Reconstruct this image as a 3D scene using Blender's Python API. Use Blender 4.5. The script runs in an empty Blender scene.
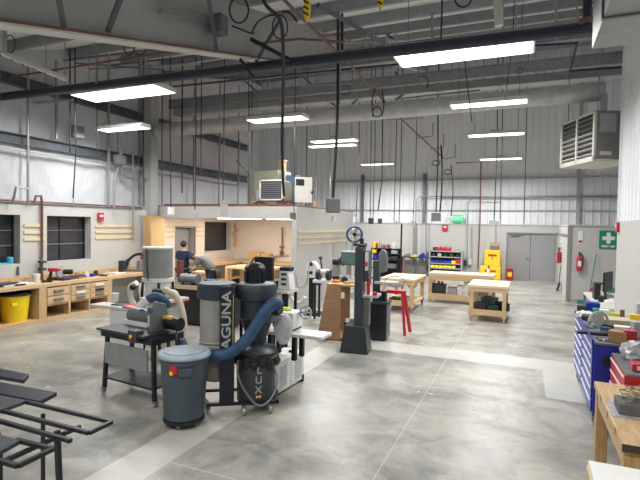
import bpy, bmesh, math, random
from mathutils import Vector, Matrix
random.seed(7)
S = bpy.context.scene
COL = S.collection
PI = math.pi

# ------------------------------------------------------------------ camera
FPX = 480.0
CAMH = 2.3
yaw, pitch, roll = math.radians(23.13), math.atan(14.6 / 480), math.radians(1.0)
_F = Vector((-math.sin(yaw), math.cos(yaw), 0)); _R = Vector((math.cos(yaw), math.sin(yaw), 0)); _U = Vector((0, 0, 1))
F2 = _F * math.cos(pitch) - _U * math.sin(pitch); U2 = _U * math.cos(pitch) + _F * math.sin(pitch)
R3 = _R * math.cos(roll) + U2 * math.sin(roll); U3 = U2 * math.cos(roll) - _R * math.sin(roll)
cam = bpy.data.cameras.new('camera'); cam.sensor_width = 36; cam.lens = 27; cam.clip_end = 200
camo = bpy.data.objects.new('camera', cam); COL.objects.link(camo)
m = Matrix((( R3.x, U3.x, -F2.x, 0), (R3.y, U3.y, -F2.y, 0), (R3.z, U3.z, -F2.z, CAMH), (0, 0, 0, 1)))
camo.matrix_world = m
S.camera = camo

def P(px, py, Y=None, x=None, z=None):
    """the real place seen at a pixel, on the plane y=Y, x=x or z=z"""
    d = F2 + R3 * ((px - 320) / FPX) - U3 * ((py - 240) / FPX)
    t = Y / d.y if Y is not None else (x / d.x if x is not None else (z - CAMH) / d.z)
    return Vector((0, 0, CAMH)) + d * t

# ------------------------------------------------------------------ materials
MATS = {}
def mat(name, col, rough=.5, metal=0, var=.08, vscale=6, bump=0, bscale=40, emit=0, alpha=1, trans=0, coat=0):
    if name in MATS: return MATS[name]
    mt = bpy.data.materials.new(name); mt.use_nodes = True
    nt = mt.node_tree; b = nt.nodes['Principled BSDF']
    b.inputs['Roughness'].default_value = rough; b.inputs['Metallic'].default_value = metal
    tc = nt.nodes.new('ShaderNodeTexCoord'); n = nt.nodes.new('ShaderNodeTexNoise')
    n.inputs['Scale'].default_value = vscale; n.inputs['Detail'].default_value = 5
    nt.links.new(tc.outputs['Object'], n.inputs['Vector'])
    cr = nt.nodes.new('ShaderNodeValToRGB'); e = cr.color_ramp.elements
    e[0].position = .3; e[1].position = .7
    e[0].color = (*[max(0, c * (1 - var)) for c in col], 1); e[1].color = (*[min(1, c * (1 + var)) for c in col], 1)
    nt.links.new(n.outputs['Fac'], cr.inputs['Fac']); nt.links.new(cr.outputs['Color'], b.inputs['Base Color'])
    if bump:
        n2 = nt.nodes.new('ShaderNodeTexNoise'); n2.inputs['Scale'].default_value = bscale; n2.inputs['Detail'].default_value = 3
        nt.links.new(tc.outputs['Object'], n2.inputs['Vector'])
        bp = nt.nodes.new('ShaderNodeBump'); bp.inputs['Strength'].default_value = bump; bp.inputs['Distance'].default_value = .02
        nt.links.new(n2.outputs['Fac'], bp.inputs['Height']); nt.links.new(bp.outputs['Normal'], b.inputs['Normal'])
    if emit:
        b.inputs['Emission Color'].default_value = (*col, 1); b.inputs['Emission Strength'].default_value = emit
    if alpha < 1: b.inputs['Alpha'].default_value = alpha
    if trans: b.inputs['Transmission Weight'].default_value = trans
    if coat: b.inputs['Coat Weight'].default_value = coat
    MATS[name] = mt
    return mt

def wood(name, c1, c2, scale=3, axis=0, rough=.55):
    mt = bpy.data.materials.new(name); mt.use_nodes = True
    nt = mt.node_tree; b = nt.nodes['Principled BSDF']; b.inputs['Roughness'].default_value = rough
    tc = nt.nodes.new('ShaderNodeTexCoord'); mp = nt.nodes.new('ShaderNodeMapping')
    sc = [14, 14, 14]; sc[axis] = 1.2; mp.inputs['Scale'].default_value = sc
    n = nt.nodes.new('ShaderNodeTexNoise'); n.inputs['Scale'].default_value = scale; n.inputs['Detail'].default_value = 6; n.inputs['Distortion'].default_value = .6
    cr = nt.nodes.new('ShaderNodeValToRGB'); e = cr.color_ramp.elements
    e[0].position = .3; e[0].color = (*c1, 1); e[1].position = .7; e[1].color = (*c2, 1)
    nt.links.new(tc.outputs['Object'], mp.inputs['Vector']); nt.links.new(mp.outputs['Vector'], n.inputs['Vector'])
    nt.links.new(n.outputs['Fac'], cr.inputs['Fac']); nt.links.new(cr.outputs['Color'], b.inputs['Base Color'])
    MATS[name] = mt
    return mt

def floor_mat():
    mt = bpy.data.materials.new('polished_concrete'); mt.use_nodes = True
    nt = mt.node_tree; N = nt.nodes.new; L = nt.links.new; b = nt.nodes['Principled BSDF']
    tc = N('ShaderNodeTexCoord'); sep = N('ShaderNodeSeparateXYZ'); L(tc.outputs['Object'], sep.inputs[0])
    X, Y = sep.outputs[0], sep.outputs[1]
    def math_(op, a, b_=None, c=None):
        n = N('ShaderNodeMath'); n.operation = op
        for i, v in enumerate((a, b_, c)):
            if v is None: continue
            if hasattr(v, 'links'): L(v, n.inputs[i])
            else: n.inputs[i].default_value = v
        return n.outputs[0]
    def band(v, lo, hi): return math_('MULTIPLY', math_('GREATER_THAN', v, lo), math_('LESS_THAN', v, hi))
    def noise(scale, det, dist=0, rough=.55, vec=None):
        n = N('ShaderNodeTexNoise'); n.inputs['Scale'].default_value = scale; n.inputs['Detail'].default_value = det
        n.inputs['Distortion'].default_value = dist; n.inputs['Roughness'].default_value = rough
        L(vec or tc.outputs['Object'], n.inputs['Vector']); return n.outputs['Fac']
    def ramp(f, p0, c0, p1, c1, mid=None):
        r = N('ShaderNodeValToRGB'); e = r.color_ramp.elements
        e[0].position = p0; e[0].color = (*c0, 1); e[1].position = p1; e[1].color = (*c1, 1)
        if mid: q = e.new(mid[0]); q.color = (*mid[1], 1)
        L(f, r.inputs['Fac']); return r.outputs['Color']
    def mix(f, a, c, mode='MIX'):
        n = N('ShaderNodeMix'); n.data_type = 'RGBA'; n.blend_type = mode
        if hasattr(f, 'links'): L(f, n.inputs[0])
        else: n.inputs[0].default_value = f
        for i, v in ((6, a), (7, c)):
            if hasattr(v, 'links'): L(v, n.inputs[i])
            else: n.inputs[i].default_value = (*v, 1)
        return n.outputs[2]
    big = noise(.55, 7, .7, .62); mid = noise(1.7, 8, .9, .68); fine = noise(14, 6, .5)
    mp = N('ShaderNodeMapping'); mp.inputs['Scale'].default_value = (.35, 1.3, 1); mp.inputs['Rotation'].default_value = (0, 0, .25)
    L(tc.outputs['Object'], mp.inputs['Vector']); sweep = noise(1.0, 6, .8, .6, mp.outputs['Vector'])
    c = ramp(big, .42, (.13, .145, .15), .60, (.52, .50, .44), (.5, (.37, .365, .335)))
    c2 = ramp(sweep, .40, (.16, .175, .185), .60, (.56, .545, .50))
    c = mix(.5, c, c2)
    c = mix(.45, c, ramp(mid, .41, (.16, .17, .17), .60, (.60, .58, .51)))
    c = mix(.22, c, ramp(fine, .3, (.30, .30, .29), .7, (.56, .55, .52)))
    # newer, paler strips poured over trenches
    edge = math_('MULTIPLY', math_('SUBTRACT', mid, .5), .02)
    Xe = math_('ADD', X, edge); Ye = math_('ADD', Y, edge)
    s1 = math_('MULTIPLY', band(Xe, -3.56, -3.08), math_('LESS_THAN', Ye, 9.3))
    s2 = math_('MULTIPLY', band(Ye, 8.6, 9.3), band(Xe, -3.56, 1.6))
    s3 = math_('MULTIPLY', band(Ye, 7.2, 8.7), band(Xe, .32, 1.6))
    st = math_('MAXIMUM', s1, math_('MAXIMUM', s2, s3))
    pale = ramp(mid, .3, (.53, .53, .51), .7, (.63, .63, .60))
    c = mix(math_('MULTIPLY', st, .93), c, pale)
    # saw cut joints
    j = math_('MAXIMUM', math_('MAXIMUM', band(X, -1.215, -1.2), band(X, 2.6, 2.62)), math_('MAXIMUM', band(X, -6.01, -6.0), math_('MAXIMUM', math_('MULTIPLY', band(Y, 3.62, 3.64), math_('GREATER_THAN', X, -3.08)), math_('MAXIMUM', band(Y, 14.1, 14.12), band(Y, 18.6, 18.62)))))
    c = mix(math_('MULTIPLY', j, .55), c, (.66, .65, .6))
    c = mix(1.0, c, (.86, .852, .825), 'MULTIPLY')
    L(c, b.inputs['Base Color'])
    rr = N('ShaderNodeMapRange'); rr.inputs[1].default_value = .3; rr.inputs[2].default_value = .7; rr.inputs[3].default_value = .24; rr.inputs[4].default_value = .46
    L(big, rr.inputs[0]); L(rr.outputs[0], b.inputs['Roughness'])
    bp = N('ShaderNodeBump'); bp.inputs['Strength'].default_value = .06; bp.inputs['Distance'].default_value = .02
    L(mid, bp.inputs['Height']); L(bp.outputs['Normal'], b.inputs['Normal'])
    b.inputs['Specular IOR Level'].default_value = .5
    return mt

PAINT = mat('grey_wall_paint', (.50, .497, .482), .6, var=.02)
ALCP = mat('cream_wall_paint', (.72, .66, .60), .6, var=.02)
LINER = mat('white_ribbed_liner', (.80, .825, .86), .4, var=.03, vscale=1.2)
VINYL = mat('white_vinyl_insulation', (.56, .58, .61), .52, var=.05, vscale=1.5, bump=.8, bscale=2.6)
ROOFV = mat('roof_insulation_facing', (.80, .81, .82), .45, var=.05, vscale=1, bump=.3, bscale=3)
GIRT = mat('blue_grey_primer_steel', (.115, .13, .15), .5, .3, var=.15)
PURL = mat('grey_primer_purlin', (.34, .36, .39), .5, .3, var=.1)
FRAMEG = mat('light_grey_frame_steel', (.42, .43, .43), .5, .1, var=.05)
REDOX = mat('red_oxide', (.21, .10, .085), .6, var=.12)
GALV = mat('galvanised_steel', (.50, .52, .54), .38, .75, var=.12, vscale=9)
DUCTM = mat('spiral_duct_steel', (.50, .52, .53), .5, .35, var=.12, vscale=5)
COND = mat('conduit_steel', (.36, .37, .38), .4, .6, var=.06)
PIPEB = mat('navy_painted_pipe', (.025, .032, .055), .4, .1)
BLACK = mat('black_rubber', (.014, .015, .018), .5)
BLKM = mat('black_painted_steel', (.010, .012, .018), .42, .1)
CHAR = mat('charcoal_plastic', (.033, .040, .050), .45)
WHITE = mat('white_enamel', (.74, .75, .74), .35, var=.03)
OFFW = mat('off_white_plastic', (.62, .61, .57), .5, var=.05)
LGREY = mat('light_grey_steel', (.42, .44, .45), .4, .2)
MGREY = mat('mid_grey_steel', (.17, .185, .20), .42, .3)
DGREY = mat('dark_grey_machine_paint', (.045, .056, .068), .42, .1)
CAN = mat('grey_bin_plastic', (.060, .082, .10), .5, bump=.05)
LIDM = mat('dusty_blue_grey_lid', (.33, .40, .46), .5, var=.18, vscale=5)
HOSEB = mat('blue_hose_fabric', (.030, .085, .18), .55, var=.25, vscale=8)
RED = mat('red_paint', (.50, .02, .035), .35, var=.05)
BLUE = mat('blue_enamel', (.012, .035, .36), .35, var=.04)
YEL = mat('yellow_plastic', (.90, .68, .01), .45, var=.03)
YELC = mat('yellow_cabinet_paint', (.82, .58, .03), .4, var=.03)
GRN = mat('safety_green', (.0, .22, .13), .5, var=.02)
GREENM = mat('grey_green_machine_paint', (.10, .19, .17), .45)
BEIGE = mat('beige_appliance_paint', (.30, .30, .22), .5)
TAN = mat('cardboard_tan', (.42, .29, .17), .7)
ORANGE = mat('orange_plastic', (.80, .22, .03), .5)
TEAL = mat('teal_tape', (.05, .42, .60), .5)
LIME = mat('lime_cloth', (.55, .72, .05), .6)
GLASSD = mat('dark_window_glass', (.030, .034, .042), .12, var=.2)
DOORG = mat('grey_door_paint', (.30, .30, .31), .45, var=.02)
FRG = mat('door_frame_grey', (.25, .25, .25), .45, var=.02)
SKIN = mat('skin', (.55, .33, .24), .55)
HAIR = mat('dark_hair', (.02, .014, .012), .6)
NAVY = mat('navy_cotton', (.008, .022, .065), .8)
GSHIRT = mat('grey_cotton', (.13, .14, .145), .8)
DENIM = mat('dark_trousers', (.02, .022, .032), .8)
PAPER = mat('white_paper', (.80, .80, .78), .6, var=.02)
CHROME = mat('chrome', (.6, .6, .6), .2, 1)
COPPER = mat('copper_pipe', (.24, .115, .085), .4, .5)
CLEAR = mat('cloudy_clear_plastic', (.62, .64, .66), .25, var=.2, vscale=14, bump=.8, bscale=18, alpha=.72)
PLEAT = mat('dusty_filter_fabric', (.30, .29, .28), .8, var=.1)
GOLD = mat('gold_print', (.62, .42, .08), .5)
WOODL = wood('pale_pine', (.52, .36, .19), (.68, .50, .30), axis=0)
WOODY = wood('pale_pine_lengthwise', (.50, .34, .18), (.67, .49, .29), axis=1)
WOODZ = wood('pale_pine_upright', (.46, .31, .16), (.62, .45, .26), axis=2)
TOPW = wood('whitish_maple_top', (.62, .48, .32), (.76, .63, .45), axis=0)
OAK = wood('worn_orange_fir', (.46, .29, .14), (.66, .47, .27), axis=1)
OAKZ = wood('worn_fir_leg', (.44, .26, .11), (.60, .40, .20), axis=2)
PLY = wood('plywood_face', (.52, .33, .14), (.64, .44, .22), scale=2, axis=2)
BROWNP = wood('brown_plywood', (.30, .165, .085), (.42, .25, .14), scale=2, axis=0)
BARE = wood('rail_wood', (.62, .50, .30), (.72, .60, .40), axis=1)
def emis(name, col, k):
    mt = bpy.data.materials.new(name); mt.use_nodes = True; b = mt.node_tree.nodes['Principled BSDF']
    b.inputs['Base Color'].default_value = (*col, 1); b.inputs['Emission Color'].default_value = (*col, 1); b.inputs['Emission Strength'].default_value = k
    return mt
LED = emis('led_diffuser', (1, 1, 1), 3.0)
TUBE = emis('warm_tube', (1, .90, .80), 7.0)
EXITM = emis('exit_green_glow', (.02, .50, .18), .5)

# ------------------------------------------------------------------ mesh builder
class B:
    def __init__(s): s.bm = bmesh.new()
    def box(s, c, sz, rot=None):
        mt = Matrix.Translation(Vector(c))
        if rot is not None: mt = mt @ (rot.to_4x4() if hasattr(rot, 'to_4x4') and not isinstance(rot, Matrix) else (rot if len(rot) == 4 else rot.to_4x4()))
        mt = mt @ Matrix.Diagonal((*sz, 1))
        bmesh.ops.create_cube(s.bm, size=1, matrix=mt); return s
    def bx(s, x0, x1, y0, y1, z0, z1): return s.box(((x0+x1)/2, (y0+y1)/2, (z0+z1)/2), (abs(x1-x0), abs(y1-y0), abs(z1-z0)))
    def bar(s, a, b, w, h=None, up=(0, 0, 1)):
        a, b = Vector(a), Vector(b); d = b - a; L = d.length
        z = d.normalized(); u = Vector(up)
        if abs(z.dot(u)) > .98: u = Vector((1, 0, 0))
        x = u.cross(z).normalized(); y = z.cross(x)
        M = Matrix((x, y, z)).transposed().to_4x4(); M.translation = (a + b) / 2
        bmesh.ops.create_cube(s.bm, size=1, matrix=M @ Matrix.Diagonal((w, h or w, L, 1))); return s
    def cyl(s, a, b, r, r2=None, n=14):
        a, b = Vector(a), Vector(b); d = b - a
        M = d.to_track_quat('Z', 'Y').to_matrix().to_4x4(); M.translation = (a + b) / 2
        bmesh.ops.create_cone(s.bm, cap_ends=True, segments=n, radius1=r, radius2=r if r2 is None else r2, depth=d.length, matrix=M); return s
    def sph(s, c, r, sc=(1, 1, 1), n=12):
        bmesh.ops.create_uvsphere(s.bm, u_segments=n, v_segments=max(6, n*2//3), radius=r, matrix=Matrix.Translation(Vector(c)) @ Matrix.Diagonal((*sc, 1))); return s
    def lathe(s, prof, c=(0, 0, 0), n=24, M=None):
        M = (M or Matrix.Identity(4)); c = Vector(c); rings = []
        for r, z in prof:
            rings.append([s.bm.verts.new(c + (M @ Vector((r*math.cos(2*PI*i/n), r*math.sin(2*PI*i/n), z)))) for i in range(n)])
        for a, b in zip(rings, rings[1:]):
            for i in range(n):
                s.bm.faces.new((a[i], a[(i+1) % n], b[(i+1) % n], b[i]))
        s.bm.faces.new(list(reversed(rings[0]))); s.bm.faces.new(rings[-1]); return s
    def tube(s, pts, r, n=8, closed=False, wob=0):
        pts = [Vector(p) for p in pts]; N = len(pts); rings = []; pu = None
        for i, p in enumerate(pts):
            if closed: t = pts[(i+1) % N] - pts[i-1]
            else: t = pts[min(i+1, N-1)] - pts[max(i-1, 0)]
            t.normalize()
            if pu is None:
                pu = Vector((0, 0, 1)) if abs(t.z) < .9 else Vector((1, 0, 0))
            u = pu - t * pu.dot(t); u.normalize(); pu = u; v = t.cross(u)
            rr = (r[i] if isinstance(r, (list, tuple)) else r) * (1 + (wob if i % 2 else -wob))
            rings.append([s.bm.verts.new(p + (u*math.cos(2*PI*k/n) + v*math.sin(2*PI*k/n))*rr) for k in range(n)])
        seq = list(zip(rings, rings[1:])) + ([(rings[-1], rings[0])] if closed else [])
        for a, b in seq:
            for k in range(n): s.bm.faces.new((a[k], a[(k+1) % n], b[(k+1) % n], b[k]))
        if not closed:
            s.bm.faces.new(list(reversed(rings[0]))); s.bm.faces.new(rings[-1])
        return s
    def prism(s, poly, d, off=(0, 0, 0), axis='y'):
        """poly in (a,b); extruded by d along axis"""
        def pt(a, b, e):
            return Vector({'y': (a, e, b), 'x': (e, a, b), 'z': (a, b, e)}[axis]) + Vector(off)
        f = [s.bm.verts.new(pt(a, b, 0)) for a, b in poly]; g = [s.bm.verts.new(pt(a, b, d)) for a, b in poly]
        n = len(poly); s.bm.faces.new(f); s.bm.faces.new(list(reversed(g)))
        for i in range(n): s.bm.faces.new((f[i], g[i], g[(i+1) % n], f[(i+1) % n]))
        return s
    def build(s, name, m_, parent=None, bevel=0, smooth=True):
        bmesh.ops.recalc_face_normals(s.bm, faces=s.bm.faces)
        me = bpy.data.meshes.new(name); s.bm.to_mesh(me); s.bm.free()
        me.materials.append(m_)
        if smooth:
            for p in me.polygons: p.use_smooth = True
            me.set_sharp_from_angle(angle=math.radians(35))
        o = bpy.data.objects.new(name, me); COL.objects.link(o)
        if parent is not None: o.parent = parent
        if bevel:
            md = o.modifiers.new('bevel', 'BEVEL'); md.width = bevel; md.segments = 2; md.limit_method = 'ANGLE'; md.angle_limit = .7
        return o

def crumple(c, r, sc=(1, 1, 1), amp=.35, seed=0):
    rnd = random.Random(seed); b = B()
    bmesh.ops.create_icosphere(b.bm, subdivisions=3, radius=r)
    for v in b.bm.verts:
        k = 1 + rnd.uniform(-amp, amp)*.6 + amp*.5*math.sin(v.co.x/r*4+seed)*math.cos(v.co.y/r*5+seed*2)
        v.co = Vector((v.co.x*sc[0]*k + c[0], v.co.y*sc[1]*k + c[1], max(v.co.z*sc[2]*k, -r*sc[2]*.9) + c[2]))
    return b

def smooth_path(pts, n=8):
    pts = [Vector(p) for p in pts]; out = []
    q = [pts[0]*2 - pts[1]] + pts + [pts[-1]*2 - pts[-2]]
    for i in range(1, len(q)-2):
        for k in range(n):
            t = k/n; a, b, c, d = q[i-1], q[i], q[i+1], q[i+2]
            out.append(.5*((2*b) + (-a+c)*t + (2*a-5*b+4*c-d)*t*t + (-a+3*b-3*c+d)*t**3))
    out.append(pts[-1]); return out

def tag(o, label, cat, group=None):
    o['label'] = label; o['category'] = cat
    if group: o['group'] = group
    return o
def thing(name, label, cat, loc=(0, 0, 0), rz=0, group=None):
    o = bpy.data.objects.new(name, None); COL.objects.link(o); o.empty_display_size = .1
    o.location = loc; o.rotation_euler = (0, 0, rz)
    return tag(o, label, cat, group)
def one(b, name, m_, label, cat, loc=None, rz=0, group=None, bevel=0):
    """a thing that is a single mesh; builder is in local coordinates when loc is given"""
    o = b.build(name, m_, None, bevel)
    if loc is not None: o.location = loc
    o.rotation_euler = (0, 0, rz)
    return tag(o, label, cat, group)
def struct(b, name, m_, parent=None, bevel=0):
    o = b.build(name, m_, parent, bevel, smooth=False)
    if parent is None: o['kind'] = 'structure'
    return o
def recenter(o):
    """put a world-space mesh's origin at its lowest centre"""
    me = o.data; xs = [v.co for v in me.vertices]
    c = Vector(((min(v.x for v in xs)+max(v.x for v in xs))/2, (min(v.y for v in xs)+max(v.y for v in xs))/2, min(v.z for v in xs)))
    me.transform(Matrix.Translation(-c)); o.location = c; return o
def dup(root, loc, rz, label, group=None):
    r = root.copy(); COL.objects.link(r); r.location = loc; r.rotation_euler = (0, 0, rz); r['label'] = label
    if group: r['group'] = group
    for ch in list(root.children):
        c = ch.copy(); COL.objects.link(c); c.parent = r
        for g in ch.children:
            d = g.copy(); COL.objects.link(d); d.parent = c
    return r
def text(body, size, m_, parent, loc, rot, name='lettering', depth=.002, bold=0, align='CENTER'):
    cu = bpy.data.curves.new(name, 'FONT'); cu.body = body; cu.size = size; cu.extrude = depth; cu.offset = bold
    cu.align_x = align; cu.align_y = 'CENTER'
    t = bpy.data.objects.new(name, cu); COL.objects.link(t)
    dg = bpy.context.evaluated_depsgraph_get(); dg.update()
    me = bpy.data.meshes.new_from_object(t.evaluated_get(dg)); bpy.data.objects.remove(t)
    me.materials.clear(); me.materials.append(m_)
    o = bpy.data.objects.new(name, me); COL.objects.link(o); o.parent = parent; o.location = loc; o.rotation_euler = rot
    return o

# ================================================================== SETTING
XL, YB, XR = -10.65, 23.4, 1.65
def roofz(y): return 4.25 + .25*y
struct(B().bx(-14.2, 5, -2, 24, -.2, 0), 'floor', floor_mat())
# roof sheet with sagging insulation between purlins
b = B(); ys = []; y = -1.5; sp = 1.72
while y < 23.9: ys.append(y); y += sp
rows = []
for i in range(len(ys)-1):
    for k in range(6):
        t = k/6; yy = ys[i] + (ys[i+1]-ys[i])*t
        rows.append((yy, roofz(yy) + .24 - .13*math.sin(PI*t)))
rows.append((ys[-1], roofz(ys[-1]) + .27))
vs = [[b.bm.verts.new((x, yy, zz + (.02*math.sin(x*2.1+yy*3)))) for x in (-14.2, -11, -8, -5, -2, 1, 3, 5)] for yy, zz in rows]
for a, c in zip(vs, vs[1:]):
    for k in range(7): b.bm.faces.new((a[k], a[k+1], c[k+1], c[k]))
ceiling = struct(b, 'ceiling', ROOFV)
n = 0
for y in ys[1:]:
    z = roofz(y); bb = B()
    bb.bx(-10.9, 4.9, y-.012, y+.012, z+.0, z+.22).bx(-10.9, 4.9, y, y+.08, z, z+.015)
    struct(bb, 'trim_%d' % n, PURL); n += 1
# left wall, lower: 0.3 m thick with window and door openings; continues behind the alcove
lw = B(); X0, X1, ZT = XL-.3, XL, 2.68
holes = [(5.6, 7.42, 1.30, 2.42), (8.09, 9.37, 1.30, 2.42), (12.75, 13.75, 0, 2.15), (14.32, 16.0, 1.28, 2.36)]
y = -1.5
for (a, c, z0, z1) in holes:
    lw.bx(X0, X1, y, a, 0, ZT)
    if z0 > 0: lw.bx(X0, X1, a, c, 0, z0)
    lw.bx(X0, X1, a, c, z1, ZT); y = c
lw.bx(X0, X1, y, 16.3, 0, ZT)
struct(lw, 'wall_left', PAINT)
# upper left wall of insulation with slight billow
b = B(); vs = []
yy = [-1.5 + .1*i for i in range(190)]
def billow(y): return .05*abs(math.sin(PI*(y-.2)/1.52))
top = lambda y: roofz(y)+.2
for y in yy:
    vs.append([b.bm.verts.new((XL-.22+billow(y) + .012*math.sin(z*7+y*11), y, z)) for z in [2.6 + (top(y)-2.6)*k/14 for k in range(15)]])
for a, c in zip(vs, vs[1:]):
    for k in range(14): b.bm.faces.new((a[k], c[k], c[k+1], a[k+1]))
struct(b, 'wall_left_upper', VINYL)
for k, (za, dz) in enumerate(((4.05, .20), (5.36, .20))):
    struct(B().bx(XL-.14, XL-.02, -1.4, 17.35, za-.02, za+.0).bx(XL-.14, XL-.125, -1.4, 17.35, za, za+dz).bx(XL-.14, XL-.02, -1.4, 17.35, za+dz, za+dz+.02), 'trim_%d' % n, GIRT); n += 1
# building jog and back wall
struct(B().bx(-13.9, XL-.22, 17.42, 17.52, 0, 9), 'wall_left_return', PAINT)
struct(B().bx(-14, -13.8, 17.5, 23.6, 0, 10), 'wall_left_far', LINER)
def ribbed(name, x0, x1, y, z0, z1, pitch=.305, flip=1, m_=LINER, axis='x'):
    b = B(); prof = []; x = x0
    while x < x1:
        for dx, d in ((0, 0), (.20, 0), (.225, .035), (.265, .035), (.29, 0)):
            prof.append((x+dx*pitch/.305, d))
        x += pitch
    prof.append((x1, 0))
    mk = (lambda u, d, z: (u, y - d*flip, z)) if axis == 'x' else (lambda u, d, z: (y - d*flip, u, z))
    lo = [b.bm.verts.new(mk(u, d, z0)) for u, d in prof]; hi = [b.bm.verts.new(mk(u, d, z1 if not callable(z1) else z1(u))) for u, d in prof]
    for i in range(len(prof)-1): b.bm.faces.new((lo[i], lo[i+1], hi[i+1], hi[i]))
    return struct(b, name, m_)
ribbed('wall_back_upper', -13.8, 5, YB+.15, 2.4, 10.2)
b = B()
b.bx(-13.8, -.78, YB, YB+.25, 0, 2.45).bx(-.78, 1.24, YB, YB+.25, 2.13, 2.45).bx(1.24, 5, YB, YB+.25, 0, 2.45)
struct(b, 'wall_back', PAINT)
struct(B().bx(-8.0, 1.3, YB-.03, YB+.02, 2.45, 2.49), 'trim_%d' % n, LGREY); n += 1
for z, r in ((4.55, .045), (3.72, .045)):
    struct(B().bx(-9.6 if z > 4 else -3.7, 4.9, YB+.0, YB+.10, z, z+.07), 'trim_%d' % n, LGREY if z > 4 else COND); n += 1
struct(B().bx(-9.6, 4.9, YB+.03, YB+.10, 3.12, 3.15), 'trim_%d' % n, LGREY); n += 1
for px in (362, 424, 578):      # wind posts standing on the lower wall
    x = P(px, 210, Y=YB).x
    struct(B().bx(x-.07, x+.07, YB-.02, YB+.12, 2.49, 4.9 if px < 500 else 9.5), 'trim_%d' % n, LGREY if px > 500 else MGREY); n += 1
# room on the right with the first-aid sign
struct(B().bx(1.3, 1.42, 17.42, YB, 0, 2.43), 'wall_corridor', PAINT)
struct(B().bx(1.42, 5, 17.3, 17.42, 0, 2.43).bx(1.3, 1.42, 17.3, 17.42, 0, 2.43), 'wall_far_right', PAINT)
struct(B().bx(1.26, 1.36, 17.26, 17.30, 0, 2.45).bx(1.26, 1.30, 17.30, 17.44, 0, 2.45), 'trim_%d' % n, FRG); n += 1
struct(B().bx(1.28, 5, 17.25, YB, 2.43, 2.47), 'ceiling_side_room', PAINT)
struct(B().bx(1.42, 4.9, 17.27, 17.3, 0, .09), 'baseboard_far_right', LGREY)
# near right wall
YC = 10.9
struct(B().bx(XR, XR+.25, -2, YC, 0, 2.48), 'wall_right', PAINT)
ribbed('wall_right_upper', -2, YC, XR+.06, 2.48, lambda u: roofz(u)+.2, pitch=.305, flip=1, axis='y')
struct(B().bx(XR-.01, XR+.08, YC, YC+.03, 2.48, roofz(YC)+.15).bx(XR+.08, 5, YC+.0, YC+.03, 2.48, roofz(YC)+.15).bx(XR+.25, 5, YC-.1, YC, 0, 2.48), 'wall_right_end', LINER)
struct(B().bx(-14, 5, -2.1, -2, 0, 4.2), 'wall_front', PAINT)
struct(B().bx(5, 5.1, -2, 24, 0, 10.5), 'wall_outer_right', LINER)
struct(B().bx(-14.3, -14.2, -2, 24, 0, 10.5), 'wall_outer_left', PAINT)
# the low room (alcove) with an open front: side wall, header, lid
HB, HT, AX, AY = 2.46, 2.80, -5.7, 11.7
struct(B().bx(AX-.14, AX, AY, 16.3, 0, HT), 'wall_alcove_right', PAINT)
struct(B().bx(XL, AX, 16.3, 16.42, 0, HT), 'wall_alcove_back', ALCP)
struct(B().bx(XL, AX-.14, 16.285, 16.3, 0, HB+.1).bx(XL, XL+.012, 11.9, 12.7, 0, HB+.1).bx(XL, XL+.012, 13.8, 14.28, 0, HB+.1).bx(XL, XL+.012, 16.04, 16.28, 0, HB+.1).bx(XL, XL+.012, 14.28, 16.04, 0, 1.24).bx(XL, XL+.012, 12.7, 13.8, 2.2, HB+.1).bx(XL, XL+.012, 14.28, 16.04, 2.4, HB+.1).bx(AX-.155, AX-.14, 11.9, 16.28, 0, HB+.1), 'wall_alcove_lining', ALCP)
struct(B().bx(XL, AX-.14, AY, AY+.16, HB, HT), 'wall_alcove_header', PAINT)
struct(B().bx(XL, AX-.14, AY+.16, 16.28, HB+.12, HB+.2), 'ceiling_alcove', ALCP)
struct(B().bx(XL, AX, AY+.02, 16.42, HT, HT+.03), 'trim_%d' % n, REDOX); n += 1
# endwall column
struct(B().bx(XL, XL+.30, 11.26, 11.30, 0, 7.0).bx(XL, XL+.30, 11.52, 11.56, 0, 7.0).bx(XL+.13, XL+.17, 11.3, 11.52, 0, 7.0).bx(XL+.27, XL+.30, 11.30, 11.52, 0, 7.0), 'trim_%d' % n, FRAMEG); n += 1
# tapered roof frame
def flz(y): return roofz(y) - .90 if y < 8.5 else roofz(y) - (.90 - .5*min(1, (y-8.5)/4))
b = B(); fy = [-1.5, 2, 5, 8.5, 10, 12.5, 16, 20, 23.3]
for a, c in zip(fy, fy[1:]):
    b.prism([(a, flz(a)), (c, flz(c)), (c, roofz(c)-.02), (a, roofz(a)-.02)], .014, (-4.507, 0, 0), 'x')
struct(b, 'trim_%d' % n, FRAMEG); n += 1
b = B(); 
for a, c in zip(fy, fy[1:]): b.bar((-4.5, a, flz(a)), (-4.5, c, flz(c)), .24, .022)
struct(b, 'trim_%d' % n, OFFW); n += 1
b = B()
for a, c in zip(fy[:4], fy[1:4]): b.bar((-4.40, a, flz(a)+.03), (-4.40, c, flz(c)+.03), .03, .03)
struct(b, 'trim_%d' % n, REDOX); n += 1
# flange braces
for (p0, p1) in (((58, -6), (64, 27)), ((122, -6), (108, 31)), ((208, -6), (217, 53)), ((281, 18), (256, 62))):
    q = P(*p1, x=-4.42); t = P(*p0, x=-4.0)
    struct(B().bar(q, t, .05, .05), 'trim_%d' % n, GIRT); n += 1
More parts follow.
